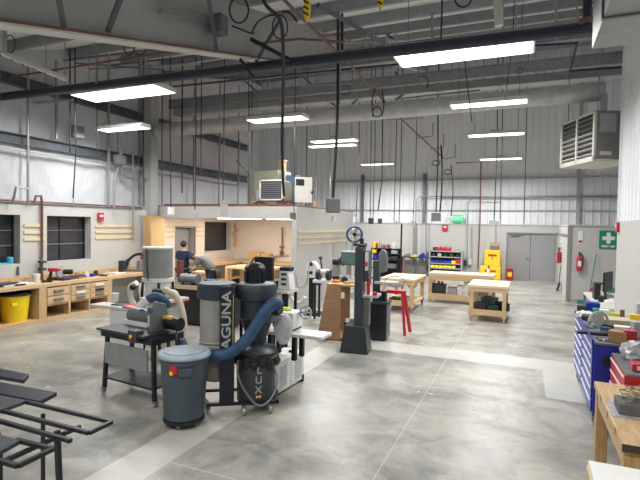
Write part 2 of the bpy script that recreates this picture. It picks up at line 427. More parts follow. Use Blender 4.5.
# girt-level diagonal braces & gable studs of the left wall
for (a, c) in (((-10.6, 6.9, 4.3), (-10.6, 6.9, 6.0)), ((-10.6, 8.3, 4.3), (-10.6, 8.3, 6.2)), ((-10.6, 9.9, 2.7), (-10.6, 9.9, 6.6)), ((-10.6, 13.6, 2.9), (-10.6, 13.6, 7.4)), ((-10.6, 15.1, 2.9), (-10.6, 15.1, 7.6)), ((-10.6, 16.4, 2.9), (-10.6, 16.4, 7.8))):
    struct(B().bar(a, c, .05, .05), 'trim_%d' % n, COND); n += 1
struct(B().bar((XL+.05, 12, 7.0), (XL+.05, 17.3, 8.3), .05, .14), 'trim_%d' % n, GIRT); n += 1
struct(B().bar((XL+.02, 5, 3.9), (XL+.02, 17.3, 3.9), .05, .05), 'trim_%d' % n, COND); n += 1
# ledge pipe on the left wall
struct(B().bx(XL-.3, XL+.03, -1.5, 11.2, 2.68, 2.71), 'trim_%d' % n, MGREY); n += 1
# X beams high up
b = B(); a, c = P(206, 98, Y=12.3), P(640, 60, Y=12.3)
b.bar((-10.6, 12.3, 5.95), (3, 12.3, 5.95), .12, .02); b.bar((-10.6, 12.3, 6.2), (3, 12.3, 6.2), .12, .02); b.bx(-10.6, 3, 12.29, 12.31, 5.95, 6.2)
struct(b, 'trim_%d' % n, PURL); n += 1
b = B(); b.bx(-8.4, 3, 13.0, 13.2, 6.85, 7.05)
struct(b, 'trim_%d' % n, PURL); n += 1
for p in (((245, 93), (275, 108)), ((268, 105), (292, 86)), ((300, 74), (342, 112)), ((230, 68), (262, 96)), ((352, 104), (378, 84)), ((395, 72), (410, 90)), ((118, 90), (160, 108)), ((122, 92), (104, 84)), ((395, 40), (360, 14)), ((100, 72), (126, 60)), ((80, 90), (68, 66)), ((395, 100), (440, 72))):
    a = P(*p[0], Y=12.6); c = P(*p[1], Y=12.75)
    struct(B().bar(a, c, .06, .05), 'trim_%d' % n, MGREY); n += 1
# windows
def window(k, y0, y1, z0, z1, x=XL):
    o = struct(B().bx(x-.26, x-.25, y0, y1, z0, z1), 'window_%d' % k, GLASSD)
    f = B().bx(x-.28, x-.22, y0, y0+.04, z0, z1).bx(x-.28, x-.22, y1-.04, y1, z0, z1).bx(x-.28, x-.22, y0, y1, z0, z0+.04).bx(x-.28, x-.22, y0, y1, z1-.04, z1)
    if k < 3: f.bx(x-.27, x-.225, y0+(y1-y0)*.42-.02, y0+(y1-y0)*.42+.02, z0, z1)
    struct(f, 'window_frame', BLKM, o); 
    if k < 3: struct(B().bx(x-.24, x-.22, y0, y1, z0+.4, z0+.43).bx(x-.24, x-.22, y0, y1, z0+.75, z0+.77), 'glazing_bar', MGREY, o)
    return o
window(1, 5.6, 7.42, 1.3, 2.42); window(2, 8.09, 9.37, 1.3, 2.42); window(3, 14.32, 16.0, 1.28, 2.36)
# doors
d = struct(B().bx(XL-.24, XL-.19, 12.8, 13.7, 0, 2.1), 'door_1', DOORG)
struct(B().bx(XL-.02, XL+.02, 12.71, 12.77, 0, 2.18).bx(XL-.02, XL+.02, 13.73, 13.79, 0, 2.18).bx(XL-.02, XL+.02, 12.71, 13.79, 2.13, 2.19), 'door_frame', FRG, d)
struct(B().cyl((XL-.19, 13.6, 1.0), (XL-.13, 13.6, 1.0), .03), 'door_handle', CHROME, d)
d = struct(B().bx(-.72, .22, YB+.03, YB+.08, 0, 2.08), 'door_2', DOORG)
struct(B().cyl((.14, YB-.03, 1.0), (.14, YB+.03, 1.0), .035).bx(.02, .16, YB-.05, YB-.02, .98, 1.02), 'door_handle', CHROME, d)
struct(B().bx(-.60, -.25, YB-.05, YB+.03, 1.98, 2.06).bar((-.3, YB-.06, 2.04), (-.05, YB-.02, 2.1), .03), 'door_closer', MGREY, d)
struct(B().bx(-.78, -.72, YB-.03, YB+.1, 0, 2.14).bx(1.19, 1.25, YB-.03, YB+.1, 0, 2.14).bx(-.72, 1.19, YB-.03, YB+.1, 2.08, 2.14), 'door_frame', FRG, d)
d = struct(B().bx(.235, 1.19, YB+.03, YB+.08, 0, 2.08), 'door_3', DOORG)
struct(B().bx(1.255, 1.30, 17.3, YB, 2.10, 2.16), 'trim_%d' % n, FRG); n += 1
# yellow wooden rails screwed to the walls
for z in (2.18, 2.02, 1.86):
    for (y0, y1) in ((7.50, 8.02), (9.50, 10.95), (12.0, 12.7), (13.85, 14.27)):
        struct(B().bx(XL, XL+.03, y0, y1, z-.035, z+.035), 'trim_%d' % n, BARE); n += 1
    struct(B().bx(AX, AX+.03, 11.8, 15.9, z-.07-.03, z-.07+.03), 'trim_%d' % n, BARE); n += 1
for z in (1.22, 1.12, 1.02):
    struct(B().bx(XL+.012, XL+.035, 14.3, 16.1, z-.02, z+.02), 'trim_%d' % n, OFFW); n += 1

# ================================================================== LIGHTS
def ceil_light(lbl, x, y, z, L, W, hang=1.0, power=120, rz=0):
    t = thing('ceiling_light', lbl, 'light', (x, y, z), rz, None)
    B().prism([(-W/2, 0), (-W/2+.05, .09), (W/2-.05, .09), (W/2, 0)], L, (-L/2, 0, 0), 'x').build('housing', WHITE, t)
    B().bx(-L/2+.03, L/2-.03, -W/2+.03, W/2-.03, -.006, .004).build('diffuser', LED, t)
    h = roofz(y) - z - .04
    for s in (-1, 1):
        w = B(); xx = s*(L/2-.18); w.cyl((xx, 0, .40), (xx, 0, h), .006, n=6)
        w.cyl((xx, -W*.3, .09), (xx, 0, .42), .005, n=5).cyl((xx, W*.3, .09), (xx, 0, .42), .005, n=5)
        w.build('hanging_wire', MGREY, t)
    B().bx(-.14, .14, -.06, .06, .09, .15).build('driver_box', LGREY, t)
    la = bpy.data.lights.new('lamp', 'AREA'); la.shape = 'RECTANGLE'; la.size = L-.1; la.size_y = W-.1; la.energy = power; la.spread = math.radians(166)
    la.color = (1, .985, .96)
    lo = bpy.data.objects.new('lamp', la); COL.objects.link(lo); lo.parent = t; lo.location = (0, 0, -.012)
    return t
Pw = 84
ceil_light('biggest, nearest white hanging light, at upper right', -.98, 7.78, 5.0, 2.07, .68, power=Pw*1.5)
ceil_light('big white hanging light at upper left, in front of the left wall', -7.9, 7.74, 5.0, 2.3, .70, power=Pw*1.5)
ceil_light('small hanging light just below and behind the big upper left one', -9.24, 9.08, 4.6, 1.45, .40, power=Pw*.6)
ceil_light('hanging light above the boxed equipment on the low room roof', -5.95, 11.0, 5.0, 1.62, .5, power=Pw)
ceil_light('front one of the two overlapping lights right of centre', -5.7, 14.35, 5.0, 1.55, .45, power=Pw*1.5)
ceil_light('rear, lower one of the two overlapping lights right of centre', -6.1, 15.2, 5.0, 1.7, .42, power=Pw*1.5)
ceil_light('thin far hanging light left of the hanging cords bundle, lowest in the middle', -6.02, 20.3, 5.0, 1.45, .42, power=Pw*2.5)
ceil_light('second light down in the right column, under the biggest one', -.82, 11.1, 5.0, 1.6, .42, power=Pw)
ceil_light('third light down in the right column', -.86, 14.8, 5.0, 1.55, .42, power=Pw*1.4)
ceil_light('lowest, farthest light in the right column', -.96, 20.0, 5.0, 1.55, .42, power=Pw*2.5)
for k, (y, lb) in enumerate(((12.15, 'front tube light under the header of the low room'), (14.3, 'rear tube light on the low room ceiling'))):
    for j, x in enumerate((-9.2, -7.2)):
        t = thing('tube_light', lb + (', left one' if j == 0 else ', right one'), 'light', (x, y, 2.50))
        B().bx(-.9, .9, -.08, .08, .02, .08).build('housing', WHITE, t)
        B().cyl((-.88, 0, 0), (.88, 0, 0), .03, n=10).build('tube', TUBE, t)
        la = bpy.data.lights.new('lamp', 'AREA'); la.shape = 'RECTANGLE'; la.size = 1.7; la.size_y = .1; la.energy = 26; la.color = (1, .87, .76)
        lo = bpy.data.objects.new('lamp', la); COL.objects.link(lo); lo.parent = t; lo.location = (0, 0, -.04)
# lights further back in the hall, behind the photographer
for x, y in ((-7.0, .8), (-4.0, 1.2), (-.6, 1.6)):
    t = ceil_light('hanging light overhead near the photographer', x, y, 4.1 if y < 3 else 4.4, 1.6, .45, power=Pw*.75)
    t['group'] = 'lights overhead outside the view'
w = bpy.data.worlds.new('world'); S.world = w; w.use_nodes = True
w.node_tree.nodes['Background'].inputs[0].default_value = (.5, .55, .65, 1); w.node_tree.nodes['Background'].inputs[1].default_value = .05
S.view_settings.view_transform = 'Standard'; S.view_settings.look = 'None'; S.view_settings.exposure = .34; S.view_settings.gamma = 1
# ================================================================== OVERHEAD SERVICES
def run(name, m_, pts, r, label, cat, group=None, n=8, smooth_n=0):
    b = B(); pts = smooth_path(pts, smooth_n) if smooth_n else [Vector(p) for p in pts]
    for p in pts: p.z = min(p.z, roofz(p.y) - .03)
    b.tube(pts, r, n); o = b.build(name, m_); recenter(o); return tag(o, label, cat, group)
def wpt(x, y, z): return (x, y, z)
# spiral duct
t = thing('spiral_duct', 'long galvanised round air duct crossing the hall under the roof', 'duct', (-4.2, 11.9, 5.33))
prof = [];
pts = [(-6.2 + i*.02*1.0, 0, 0) for i in range(0)]
b = B(); b.cyl((-6.0, -.5, -.28), (5.7, .3, .02), .205, n=28); b.build('duct_pipe', DUCTM, t)
for i in range(24):
    u = i/23.5; c = Vector((-6.0 + 11.7*u, -.5+.8*u, -.28+.30*u)); dx = Vector((11.7, .8, .30)).normalized()*.012
    B().cyl(c-dx, c+dx, .213, n=28).build('seam_ring', GALV, t)
t = thing('flat_duct', 'grey rectangular duct run just above the round duct', 'duct', (-4.2, 12.75, 5.82))
B().bar((-6.2, -.3, 0), (6.2, .2, .12), .35, .20).build('duct_body', LGREY, t)
for i in range(8): B().bar((-5.5+1.5*i, -.27+.06*i, .0+.0145*i), (-5.46+1.5*i, -.27+.06*i, .0+.0145*i), .38, .24).build('flange', LGREY, t)
# black pipe and thinner pipe under it
run('main_pipe', PIPEB, [(-10.85, 7.0, 5.0), (.85, 7.38, 5.0)], .085, 'thick navy pipe running across under the roof behind the biggest light', 'pipe', n=16)
run('main_pipe', GALV, [P(-20, 108, Y=7.9), P(73, 100, Y=7.9)], .03, 'thin dark pipe along the upper left below the thick navy pipe', 'pipe')
run('gas_pipe', PIPEB, [P(160, 88, z=5.6), P(320, 71.5, z=5.6), P(480, 57, z=5.6), P(535, 45.5, z=5.6), P(577, 43, z=5.6), P(570, 71, z=5.6), P(621, 67, z=5.6)], .024, 'thin black gas pipe with a zigzag bend near the upper right', 'pipe')
run('sprinkler_pipe', REDOX, [P(-8, 80, z=5.5), P(160, 53, z=5.5), P(300, 39, z=5.5), P(345, 42, z=5.5)], .022, 'red sprinkler pipe crossing the upper left', 'pipe', 'red sprinkler pipes')
run('sprinkler_pipe', REDOX, [(-3.24, 5.4, 5.5), (-3.29, 8.8, 5.5), (-3.48, 14, 5.5), (-3.56, 22.6, 5.5)], .026, 'long red sprinkler main running away towards the back wall', 'pipe')
for i, (px, py, w_) in enumerate(((405, 119, 30), (425, 137, 13), (437, 148, 11), (450, 158, 9))):   # cross stubs of the sprinkler main
    Y = (14.6, 17.6, 19.5, 21.5)[i]
    run('pipe_hanger', COND, [P(px-w_*.6, py+1, Y=Y), P(px+w_*.6, py-1, Y=Y), P(px+w_*.6, py-14, Y=Y)], .025, ('widest, nearest cross hanger of the long red main', 'second cross hanger from the front of the long red main', 'third cross hanger from the front of the long red main', 'last cross hanger of the long red main near the exit sign wall')[i], 'pipe hanger')
run('sprinkler_pipe', COPPER, [P(456, 163, Y=22.8), P(481, 162, Y=22.8), P(480, 222, Y=23.2), P(478, 268, Y=23.3)], .03, 'red-brown pipe running down the back wall left of the yellow cabinets', 'pipe')
run('wall_conduit', COND, [P(415, 290, Y=23.3), P(416, 200, Y=23.3), P(420, 196.5, Y=23.3), P(640, 197.5, Y=23.3)], .03, 'conduit along the back wall bending down right of the hanging cords', 'conduit', n=6)
run('wall_conduit', COND, [P(467, 268, Y=23.2), P(468, 202, Y=23.2), P(473, 198.5, Y=23.2), P(500, 199, Y=23.2)], .022, 'conduit dropping down the back wall right of the exit sign', 'conduit', n=6)
run('wall_conduit', COND, [P(426, 270, Y=23.2), P(426, 214, Y=23.2)], .03, 'short grey conduit on the back wall left of the grey box with the cord', 'conduit', n=6)
for i, (px, y0, y1, lb) in enumerate(((413, 224, 265, 'thin conduit on the back wall above the long bench left end'), (472, 226, 262, 'thin conduit on the back wall between exit sign and red pipe'), (496, 226, 244, 'thin cord above the yellow cabinets'))):
    run('wall_conduit', COND, [P(px, y0, Y=23.25), P(px, y1, Y=23.25)], .02, lb, 'conduit', n=6)
# left wall piping
run('copper_pipe', COPPER, [(XL+.04, 5, 2.74), (XL+.04, 11.1, 2.74)], .022, 'copper pipe lying along the ledge of the left wall', 'pipe')
run('copper_pipe', COPPER, [P(42, 284, x=-10.6), P(42, 202, x=-10.6), P(41, 196, x=-10.55), P(36, 196, x=-10.5), P(34, 203, x=-10.5)], .028, 'copper pipe with valves dropping between the two left windows', 'pipe')
run('wall_conduit', COND, [P(13, 202, x=-10.5), P(16, 187, x=-10.4), P(29, 189, x=-10.4)], .03, 'bent grey bracket pipe above the left window', 'conduit')
run('wall_conduit', COND, [P(28, 60, x=-10.6), P(28, 204, x=-10.6)], .03, 'upright conduit on the insulation above the left window', 'conduit')
run('wall_conduit', COND, [P(133, 240, x=-10.58), P(133, 150, x=-10.55)], .025, 'upright conduit on the left wall near the column', 'conduit')
run('wall_conduit', COND, [P(117, 125, x=-10.5), P(121, 158, x=-10.5)], .05, 'flexible conduit above the left wall junction box', 'conduit')
run('wall_conduit', COND, [P(121, 164, x=-10.5), P(122, 174, x=-10.5), P(128, 178, x=-10.5), P(149, 180, x=-10.5)], .035, 'conduit bending from the junction box to the column', 'conduit')
run('wall_conduit', COND, [P(114, 208, x=-10.5), P(115, 176, x=-10.5), P(119, 166, x=-10.5)], .03, 'conduit rising from the ledge to the left wall junction box', 'conduit')
run('wall_conduit', COND, [P(73, 208, x=-10.6), P(74, 190, x=-10.6)], .012, 'short thin conduit on the ledge above the middle window', 'conduit')
for i in range(3):
    run('bridge_conduit', COND, [P(160, 5+4*i, x=-4.4), P(222, 18+4*i, x=-4.4)], .018, 'thin conduit on the side of the deep roof beam', 'conduit', 'three thin conduits on the roof beam')
def jbox(name, lbl, c, sz, m_=LGREY, cat='electrical box', rz=0, group=None):
    t = thing(name, lbl, cat, (c[0], c[1], c[2]-sz[2]/2), rz, group)
    B().bx(-sz[0]/2, sz[0]/2, -sz[1]/2, sz[1]/2, 0, sz[2]).build('box_body', m_, t, bevel=.006)
    B().bx(-sz[0]/2*.9, sz[0]/2*.9, -sz[1]/2-.008, -sz[1]/2, sz[2]*.06, sz[2]*.94).build('cover_plate', m_, t)
    return t
jbox('junction_box', 'grey junction box on the girt of the left wall', P(120, 160, x=-10.42), (.16, .30, .26), MGREY)
jbox('junction_box', 'dark grey junction box high on the left wall, under the big light', P(77, 132, x=-10.42), (.16, .30, .30), MGREY)
jbox('junction_box', 'grey junction box on the deep roof beam', P(219, 25, x=-4.3), (.2, .2, .28), MGREY)

# hanging cords: straight or slightly bent cables dropping from the roof
def cord(pxs, Y, r, label, m_=BLACK, group=None, cat='cord'):
    """pxs: (px,py) way-points, first one is extended straight up to the roof"""
    pts = [P(px, py, Y=Y) for px, py in pxs]
    topz = roofz(Y) - .01; p0 = pts[0]; p0 = Vector((p0.x, Y, topz)) if p0.z < topz else Vector((p0.x, Y, p0.z))
    if pts[0].z >= topz: pts = pts[1:] if len(pts) > 2 else [pts[-1]]
    b = B(); b.tube([p0] + pts, r*.72, 6); o = b.build('drop_cable', m_); recenter(o)
    return tag(o, label, cat, group)
CG = None
cords = [
 ([(163, 0), (162, 130), (162, 205)], 10.6, .020, 'black cord hanging in front of the wall column, left of the pair'),
 ([(171, 0), (170, 130), (171, 208)], 10.8, .022, 'black cord ending at the white outlet box on the low room header'),
 ([(196, 0), (196, 120), (195, 210)], 11.0, .022, 'thick black cord to the grey box on the header left of the bare tubes'),
 ([(225, 0), (224, 120), (223, 200)], 11.0, .020, 'black cord hanging left of the boxed equipment'),
 ([(182, 126), (182, 193)], 11.2, .03, 'short dark hanging rod left of the header boxes'),
 ([(201, 136), (201, 175)], 11.3, .02, 'short thin cord above the header boxes'),
 ([(248, 0), (249, 100), (249, 205)], 11.3, .022, 'black cord passing just left of the boxed equipment'),
 ([(252, 60), (252, 170)], 12.0, .018, 'thin cord touching the left edge of the boxed equipment'),
 ([(284, 105), (284, 160)], 12.4, .015, 'short cord behind the light above the boxed equipment'),
 ([(296, 0), (295, 120), (294, 214)], 11.4, .018, 'black cord ending at the corner outlet of the low room'),
 ([(308, 60), (307, 120), (306, 208)], 13.0, .02, 'cord hanging right of the light above the boxed equipment'),
 ([(360, 60), (359, 150), (356, 220)], 16.0, .022, 'cord ending at the blue wheeled hoop machine, first of the row to the back outlets'),
 ([(372, 30), (371, 150), (370, 222)], 16.0, .022, 'left one of the tight pair of cords to the black outlet'),
 ([(376, 40), (375, 150), (373, 222)], 16.0, .022, 'right one of the tight pair of cords to the black outlet'),
 ([(383, 60), (382, 180), (378, 211)], 15.0, .028, 'thick black cord with a loose end right of the tight pair'),
 ([(397, 110), (396, 150), (394, 222)], 16.5, .020, 'grey-black cord left of the wall outlet pair'),
 ([(402, 108), (401, 160), (399, 222)], 16.5, .020, 'grey-black cord right of the wall outlet pair'),
 ([(417, 110), (416, 160), (413, 222)], 17.5, .018, 'thin cord to the small grey outlet on the ledge'),
 ([(438, 100), (438, 160), (436, 212)], 15.6, .030, 'thick black cord dropping to the grey hanging box near the exit sign'),
 ([(498, 60), (497, 150), (494, 222)], 15.8, .022, 'black cord to the four-way outlet left of the double door'),
 ([(503, 60), (502, 150), (500, 222)], 15.8, .020, 'black cord to the small outlet beside the four-way one'),
 ([(528, 62), (526, 150), (524, 224)], 15.8, .016, 'thin light cord above the double door frame'),
 ([(513, 40), (505, 100)], 9.0, .010, 'thin wire right of the biggest light'),
 ([(442, 8), (441, 38), (441, 50)], 8.3, .020, 'black cord passing behind the biggest light'),
 ([(139, 100), (139, 205)], 10.4, .018, 'left of two black cords ending in the small white box by the column'),
 ([(143, 100), (144, 206)], 10.4, .022, 'right of two black cords ending in the small white box by the column'),
 ([(75, 98), (76, 150), (73, 198)], 7.9, .020, 'black cord with a loose end hanging over the middle window'),
 ([(70, 95), (70, 153)], 7.9, .022, 'short dark cord to the high left junction box'),
 ([(97, 118), (97, 154)], 8.8, .015, 'short cord hanging below the big upper left light'),
]
for c in cords: cord(*c)
# thick main cord with white core at centre and the bundle at 290
run('drop_cable', BLACK, [P(256, -20, Y=5.0), P(266, 5, Y=5.1), P(279, 18, Y=5.3), P(283, 40, Y=5.6), P(283, 100, Y=6.4), P(282, 140, Y=7), P(283, 180, Y=7.4), P(284, 196, Y=7.5)], .024, 'thickest black cord, kinked near the roof and hanging in front of the boxed equipment', 'cord', smooth_n=4)
run('drop_cable', BLACK, [P(338, -40, Y=8.8), P(338, 60, Y=8.8), P(337, 130, Y=8.8), P(333, 198, Y=8.8)], .030, 'heavy black cord dropping to the big grey hanging box left of centre', 'cord', smooth_n=4)
run('drop_cable', LGREY, [P(340.5, 50, Y=8.9), P(340, 110, Y=8.9)], .012, 'pale safety cable beside the heavy cord', 'cord')
run('drop_cable', BLACK, [P(441, 145, Y=19), P(442, 160, Y=19), P(442, 185, Y=19), P(440, 212, Y=19)], .03, 'cord looping down to the right of the exit sign box', 'cord', smooth_n=4)
run('drop_cable', BLACK, [P(451, 165, Y=20), P(453, 190, Y=20), P(451, 216, Y=20)], .02, 'thin cord hanging just left of the green exit sign', 'cord', smooth_n=4)
run('drop_cable', BLACK, [P(466, 40, Y=8.6), P(465, 60, Y=8.9), P(468, 90, Y=9.2), P(472, 122, Y=9.5)], .010, 'thin wire curving below the biggest light', 'wire', smooth_n=4)
# coils of cord under the roof
def coil(px, py, rx, ry, Y, r, label):
    b = B(); N = 26
    pts = [P(px + rx*math.cos(2*PI*i/N), py + ry*math.sin(2*PI*i/N), Y=Y + .03*math.sin(4*PI*i/N)) for i in range(N)]
    b.tube(pts, r*.62, 6, closed=True); o = b.build('cord_coil', BLACK); recenter(o); tag(o, label, 'coil of cord')
coil(129, 47, 5, 8, 6.6, .018, 'left one of two small black coils under the roof beam edge')
coil(140, 47, 6, 8, 6.6, .018, 'right one of two small black coils under the roof beam edge')
coil(239, 10, 9.5, 13, 6.0, .022, 'large pear-shaped coil of black cord at the top')
coil(280, 27, 7.5, 12, 6.0, .016, 'oval coil of black cord around the thickest cord')
coil(377, 112, 4.5, 5, 9.5, .02, 'small tight coil hanging under the round duct')
coil(463, -1, 8, 8, 6.4, .02, 'coil of black cord cut by the top edge above the biggest light')
coil(10, 44, 5, 9, 4.5, .012, 'black coil by the perforated strut at top left')
coil(436, 163, 4, 2.5, 19, .03, 'left one of two small coils near the far end of the red main')
coil(448, 172, 4, 2.5, 20, .03, 'right one of two small coils near the far end of the red main')
coil(345, 90, 5, 5, 11.2, .015, 'thin wire coil in front of the grey rectangular duct')
coil(520, 71, 3, 3, 10.5, .012, 'tiny wire coil to the right of the biggest light')
for i, pts in enumerate((
  [(195, -6), (200, 18), (208, 27), (216, 27)], [(232, 26), (240, 29), (250, 33), (254, 33)], [(252, 32), (258, 22), (268, 16), (276, 15)],
  [(282, 12), (288, 12), (294, 17), (297, 22)], [(375, 88), (372, 102), (373, 117)], [(382, 90), (384, 104), (382, 117)],
  [(236, 160), (245, 170), (249, 176)], [(418, 80), (422, 76), (428, 80), (427, 88)])):
    run('loose_cable', BLACK, [P(a, c, Y=(6.4 if c < 40 else 9.5 if i in (4, 5) else 11.3)) for a, c in pts], .013,
        ('loose cable along the roof beam at the top left of centre', 'cable end sagging beside the pear-shaped coil', 'cable looping up to the thickest cord', 'short cable to the right of the thickest cord',
         'left cable of the small tight coil bundle', 'right cable of the small tight coil bundle', 'cable sagging behind the boxed equipment', 'bent cable on the grey rectangular duct')[i], 'cable', smooth_n=5)
# outlet boxes at cord ends
jbox('cord_box', 'big grey box hanging on the heavy cord left of centre', P(333, 206, Y=8.8), (.27, .14, .27), MGREY, rz=.5)
one(B().bx(-.035, .035, -.03, .03, 0, .12), 'cord_plug', OFFW, 'pale plug hanging under the big grey hanging box', 'plug', P(333, 222, Y=8.8))
jbox('cord_box', 'grey hanging box left of the exit sign', P(436, 217, Y=15.6), (.29, .14, .27), MGREY, rz=.3)
jbox('outlet_box', 'small white outlet box beside the wall column', P(142, 213, Y=10.4), (.22, .12, .16), LGREY)
jbox('outlet_box', 'white outlet box hanging in front of the header', P(171, 211, Y=10.8), (.14, .12, .22), WHITE)
jbox('outlet_box', 'small grey double outlet on the header', P(194, 216, Y=11.0), (.20, .12, .16), LGREY)
jbox('outlet_box', 'tilted pale grey box on the header above the alcove', P(224, 210, Y=11.0), (.17, .16, .30), LGREY, rz=.4)
jbox('outlet_box', 'small dark outlet at the right corner of the header', P(293, 216, Y=11.4), (.13, .12, .18), MGREY)
jbox('outlet_box', 'small grey outlet on the ledge above the blue hoop machine', P(355, 220, Y=15.9), (.13, .1, .17), LGREY)
jbox('outlet_box', 'black outlet at the end of the tight pair of cords', P(371, 221, Y=15.9), (.17, .1, .20), BLACK)
jbox('outlet_box', 'small black-topped outlet right of the tight pair', P(380, 221, Y=15.9), (.13, .1, .17), CHAR)
jbox('outlet_box', 'small pale outlet on the ledge, middle of the row', P(397, 222, Y=16.4), (.22, .1, .08), LGREY)
jbox('outlet_box', 'small grey outlet under the thin cord', P(413, 223, Y=17.4), (.13, .1, .15), LGREY)
jbox('outlet_box', 'white four-way outlet left of the double door', P(493, 223, Y=15.8), (.22, .1, .19), LGREY)
jbox('outlet_box', 'small outlet just right of the four-way one', P(499, 224, Y=15.8), (.11, .1, .17), LGREY)
jbox('outlet_box', 'small outlet above the left edge of the double door', P(524, 226, Y=15.8), (.14, .1, .12), LGREY)
for i, (px, py) in enumerate(((412, 259), (421, 260), (465, 263), (470, 262))):
    jbox('wall_outlet', ('white wall outlet above the cluttered bench back', 'grey wall outlet right of the white one on the back wall', 'dark outlet plate between the bins rack and the red pipe', 'white outlet plate left of the red pipe')[i], P(px, py, Y=23.33), (.16, .12, .26), (WHITE, LGREY, CHAR, WHITE)[i])
# perforated strut frame, top left
t = thing('strut_frame', 'perforated grey steel strut frame at the top left corner', 'strut', P(2, 52, Y=4.0))
o0 = Vector(t.location)
B().bar(P(3, -30, Y=4.0)-o0, P(3, 54, Y=4.0)-o0, .06, .06).build('upright', GALV, t)
B().bar(P(-20, 44, Y=3.8)-o0, P(66, 79, Y=5.0)-o0, .055, .055).build('arm', OFFW, t)
for k in range(6):
    q = P(3+11*k, 56.2+4.5*k, Y=4.03+.17*k)-o0; B().cyl(q+Vector((0, -.035, 0)), q+Vector((0, -.025, 0)), .011, n=8).build('bolt_hole', CHAR, t)
for px, lb in ((46, 'left one of the thin threaded rods under the beam at top left'), (65, 'middle one of the thin threaded rods under the beam at top left'), (96, 'right one of the thin threaded rods under the beam at top left')):
    run('threaded_rod', COND, [P(px, 28, Y=7.0), P(px, 84, Y=7.0)], .010, lb, 'rod', n=6)
for px, y0, y1, lb in ((109, 54, 84, 'angle hanger left of the black coils'), (141, 55, 80, 'left hanger post behind the upper left light'), (146, 56, 80, 'right hanger post behind the upper left light'), (55, -2, -1, None), (432, 12, 48, 'hanger angle behind the biggest light'), (556, 0, 40, 'thin hanger rod right of the biggest light'), (606, 0, 0, None)):
    if lb: run('pipe_hanger', COND, [P(px, y0, Y=7.5), P(px, y1, Y=7.5)], .022, lb, 'pipe hanger', n=5)
run('pipe_stub', OFFW, [P(496, -30, Y=6.2), P(499, 26, Y=6.2)], .05, 'pale pipe stub hanging above the biggest light', 'pipe', n=12)
run('valve_pipe', PIPEB, [P(588, -20, Y=7.3), P(587, 28, Y=7.3)], .055, 'dark riser with red flange meeting the navy pipe at right', 'pipe', n=12)
one(B().cyl((0, 0, 0), (0, 0, .06), .10, n=14), 'pipe_flange', REDOX, 'small red flange on the dark riser', 'flange', P(587, 24, Y=7.3))
run('pipe_hanger', BLKM, [P(251, 39, Y=6.9), P(290, 60, Y=7.0)], .035, 'dark diagonal brace rod over the navy pipe', 'brace', n=6)
run('pipe_hanger', BLKM, [P(240, 59, Y=6.9), P(254, 78, Y=7.0)], .025, 'short dark brace under the roof beam end', 'brace', n=6)
run('sprinkler_riser', BLKM, [P(342, 14, Y=8.6), P(342, 50, Y=8.6)], .03, 'short dark riser beside the red main', 'pipe', n=10)
run('tie_beam', GIRT, [P(318, 5, Y=7.2), P(348, 22, Y=8.0), P(392, 48, Y=9.0)], .05, 'dark sloping brace beside the red main', 'brace', n=4)
# hoist blocks
def hoist(px, py, Y, lb):
    t = thing('hoist_hook', lb, 'hoist hook', P(px, py, Y=Y))
    b = B(); b.lathe([(.010, 0), (.022, .03), (.036, .10), (.036, .19), (.02, .24)], n=12); b.build('block', YEL, t)
    for k in range(3): B().box((0, -.028, .07+.055*k), (.06, .02, .018), Matrix.Rotation(.6, 4, 'Y')).build('stripe', BLACK, t)
    B().tube([(0, 0, .0), (.0, 0, -.03), (.03, 0, -.05), (.03, 0, -.09), (-.01, 0, -.11), (-.03, 0, -.09)], .009, 6).build('hook', COND, t)
    B().cyl((0, 0, .24), (0, 0, roofz(Y)-P(px, py, Y=Y).z), .010, n=6).build('chain', YEL, t)
hoist(307, 22, 4.3, 'yellow and black chain hoist hook, left one near the top')
hoist(380, 10, 5.4, 'yellow and black hoist block, right one at the top edge')
# unit heater hanging at right
t = thing('unit_heater', 'grey louvred unit heater hanging at upper right by the white ribbed wall', 'heater', (1.27, 11.4, 3.74), yaw)
B().bx(.02, .95, .02, 1.38, .04, 1.04).build('cabinet', mat('taupe_cabinet', (.22, .215, .20), .45), t, bevel=.01)
b = B(); b.bx(-.02, .03, 0, 1.4, 0, .10).bx(-.02, .03, 0, 1.4, .99, 1.04).bx(-.02, .03, 0, .06, 0, 1.04).bx(-.02, .03, 1.34, 1.4, 0, 1.04).bx(-.02, .03, .67, .73, 0, 1.04)
b.build('louvre_frame', OFFW, t)
B().bx(.012, .02, .06, 1.34, .10, .99).build('louvre_back', BLACK, t)
for (y0, y1) in ((.06, .67), (.73, 1.34)):
    for k in range(8):
        B().box((-.005, (y0+y1)/2, .15+.108*k), (.05, y1-y0, .012), Matrix.Rotation(.5, 4, 'Y')).build('louvre', OFFW if k < 5 else MGREY, t)
B().bx(.03, .95, .02, 1.38, 0, .04).build('base_pan', OFFW, t)
B().bx(.10, .44, .012, .02, .60, .98).build('data_plate', LGREY, t)
B().bx(.12, .36, .012, .02, .12, .20).build('label_plate', OFFW, t)
B().cyl((.45, .5, 1.04), (.45, .5, 1.5), .07, n=12).build('flue', GALV, t)
for (a, c) in ((.1, .1), (.1, 1.3), (.85, .1), (.85, 1.3)):
    B().cyl((a, c, 1.04), (a, c, roofz(11.4)-3.74), .012, n=6).build('hanger_rod', COND, t)
# rectangular supply duct at the top right
t = thing('supply_duct', 'big rectangular sheet metal duct at the top right corner', 'duct', (1.07, 4.0, 4.2))
for (a, c) in ((-1.8, .98), (1.0, 1.8)):
    B().prism([(a, 0), (c, 0), (c, roofz(4+c)-4.27), (a, roofz(4+a)-4.27)], .96, (-.48, 0, 0), 'x').build('duct_section', mat('dull_sheet_metal', (.34, .355, .365), .5, .3), t)
B().bx(-.50, .50, .96, 1.0, -.02, .9).build('flange', MGREY, t)
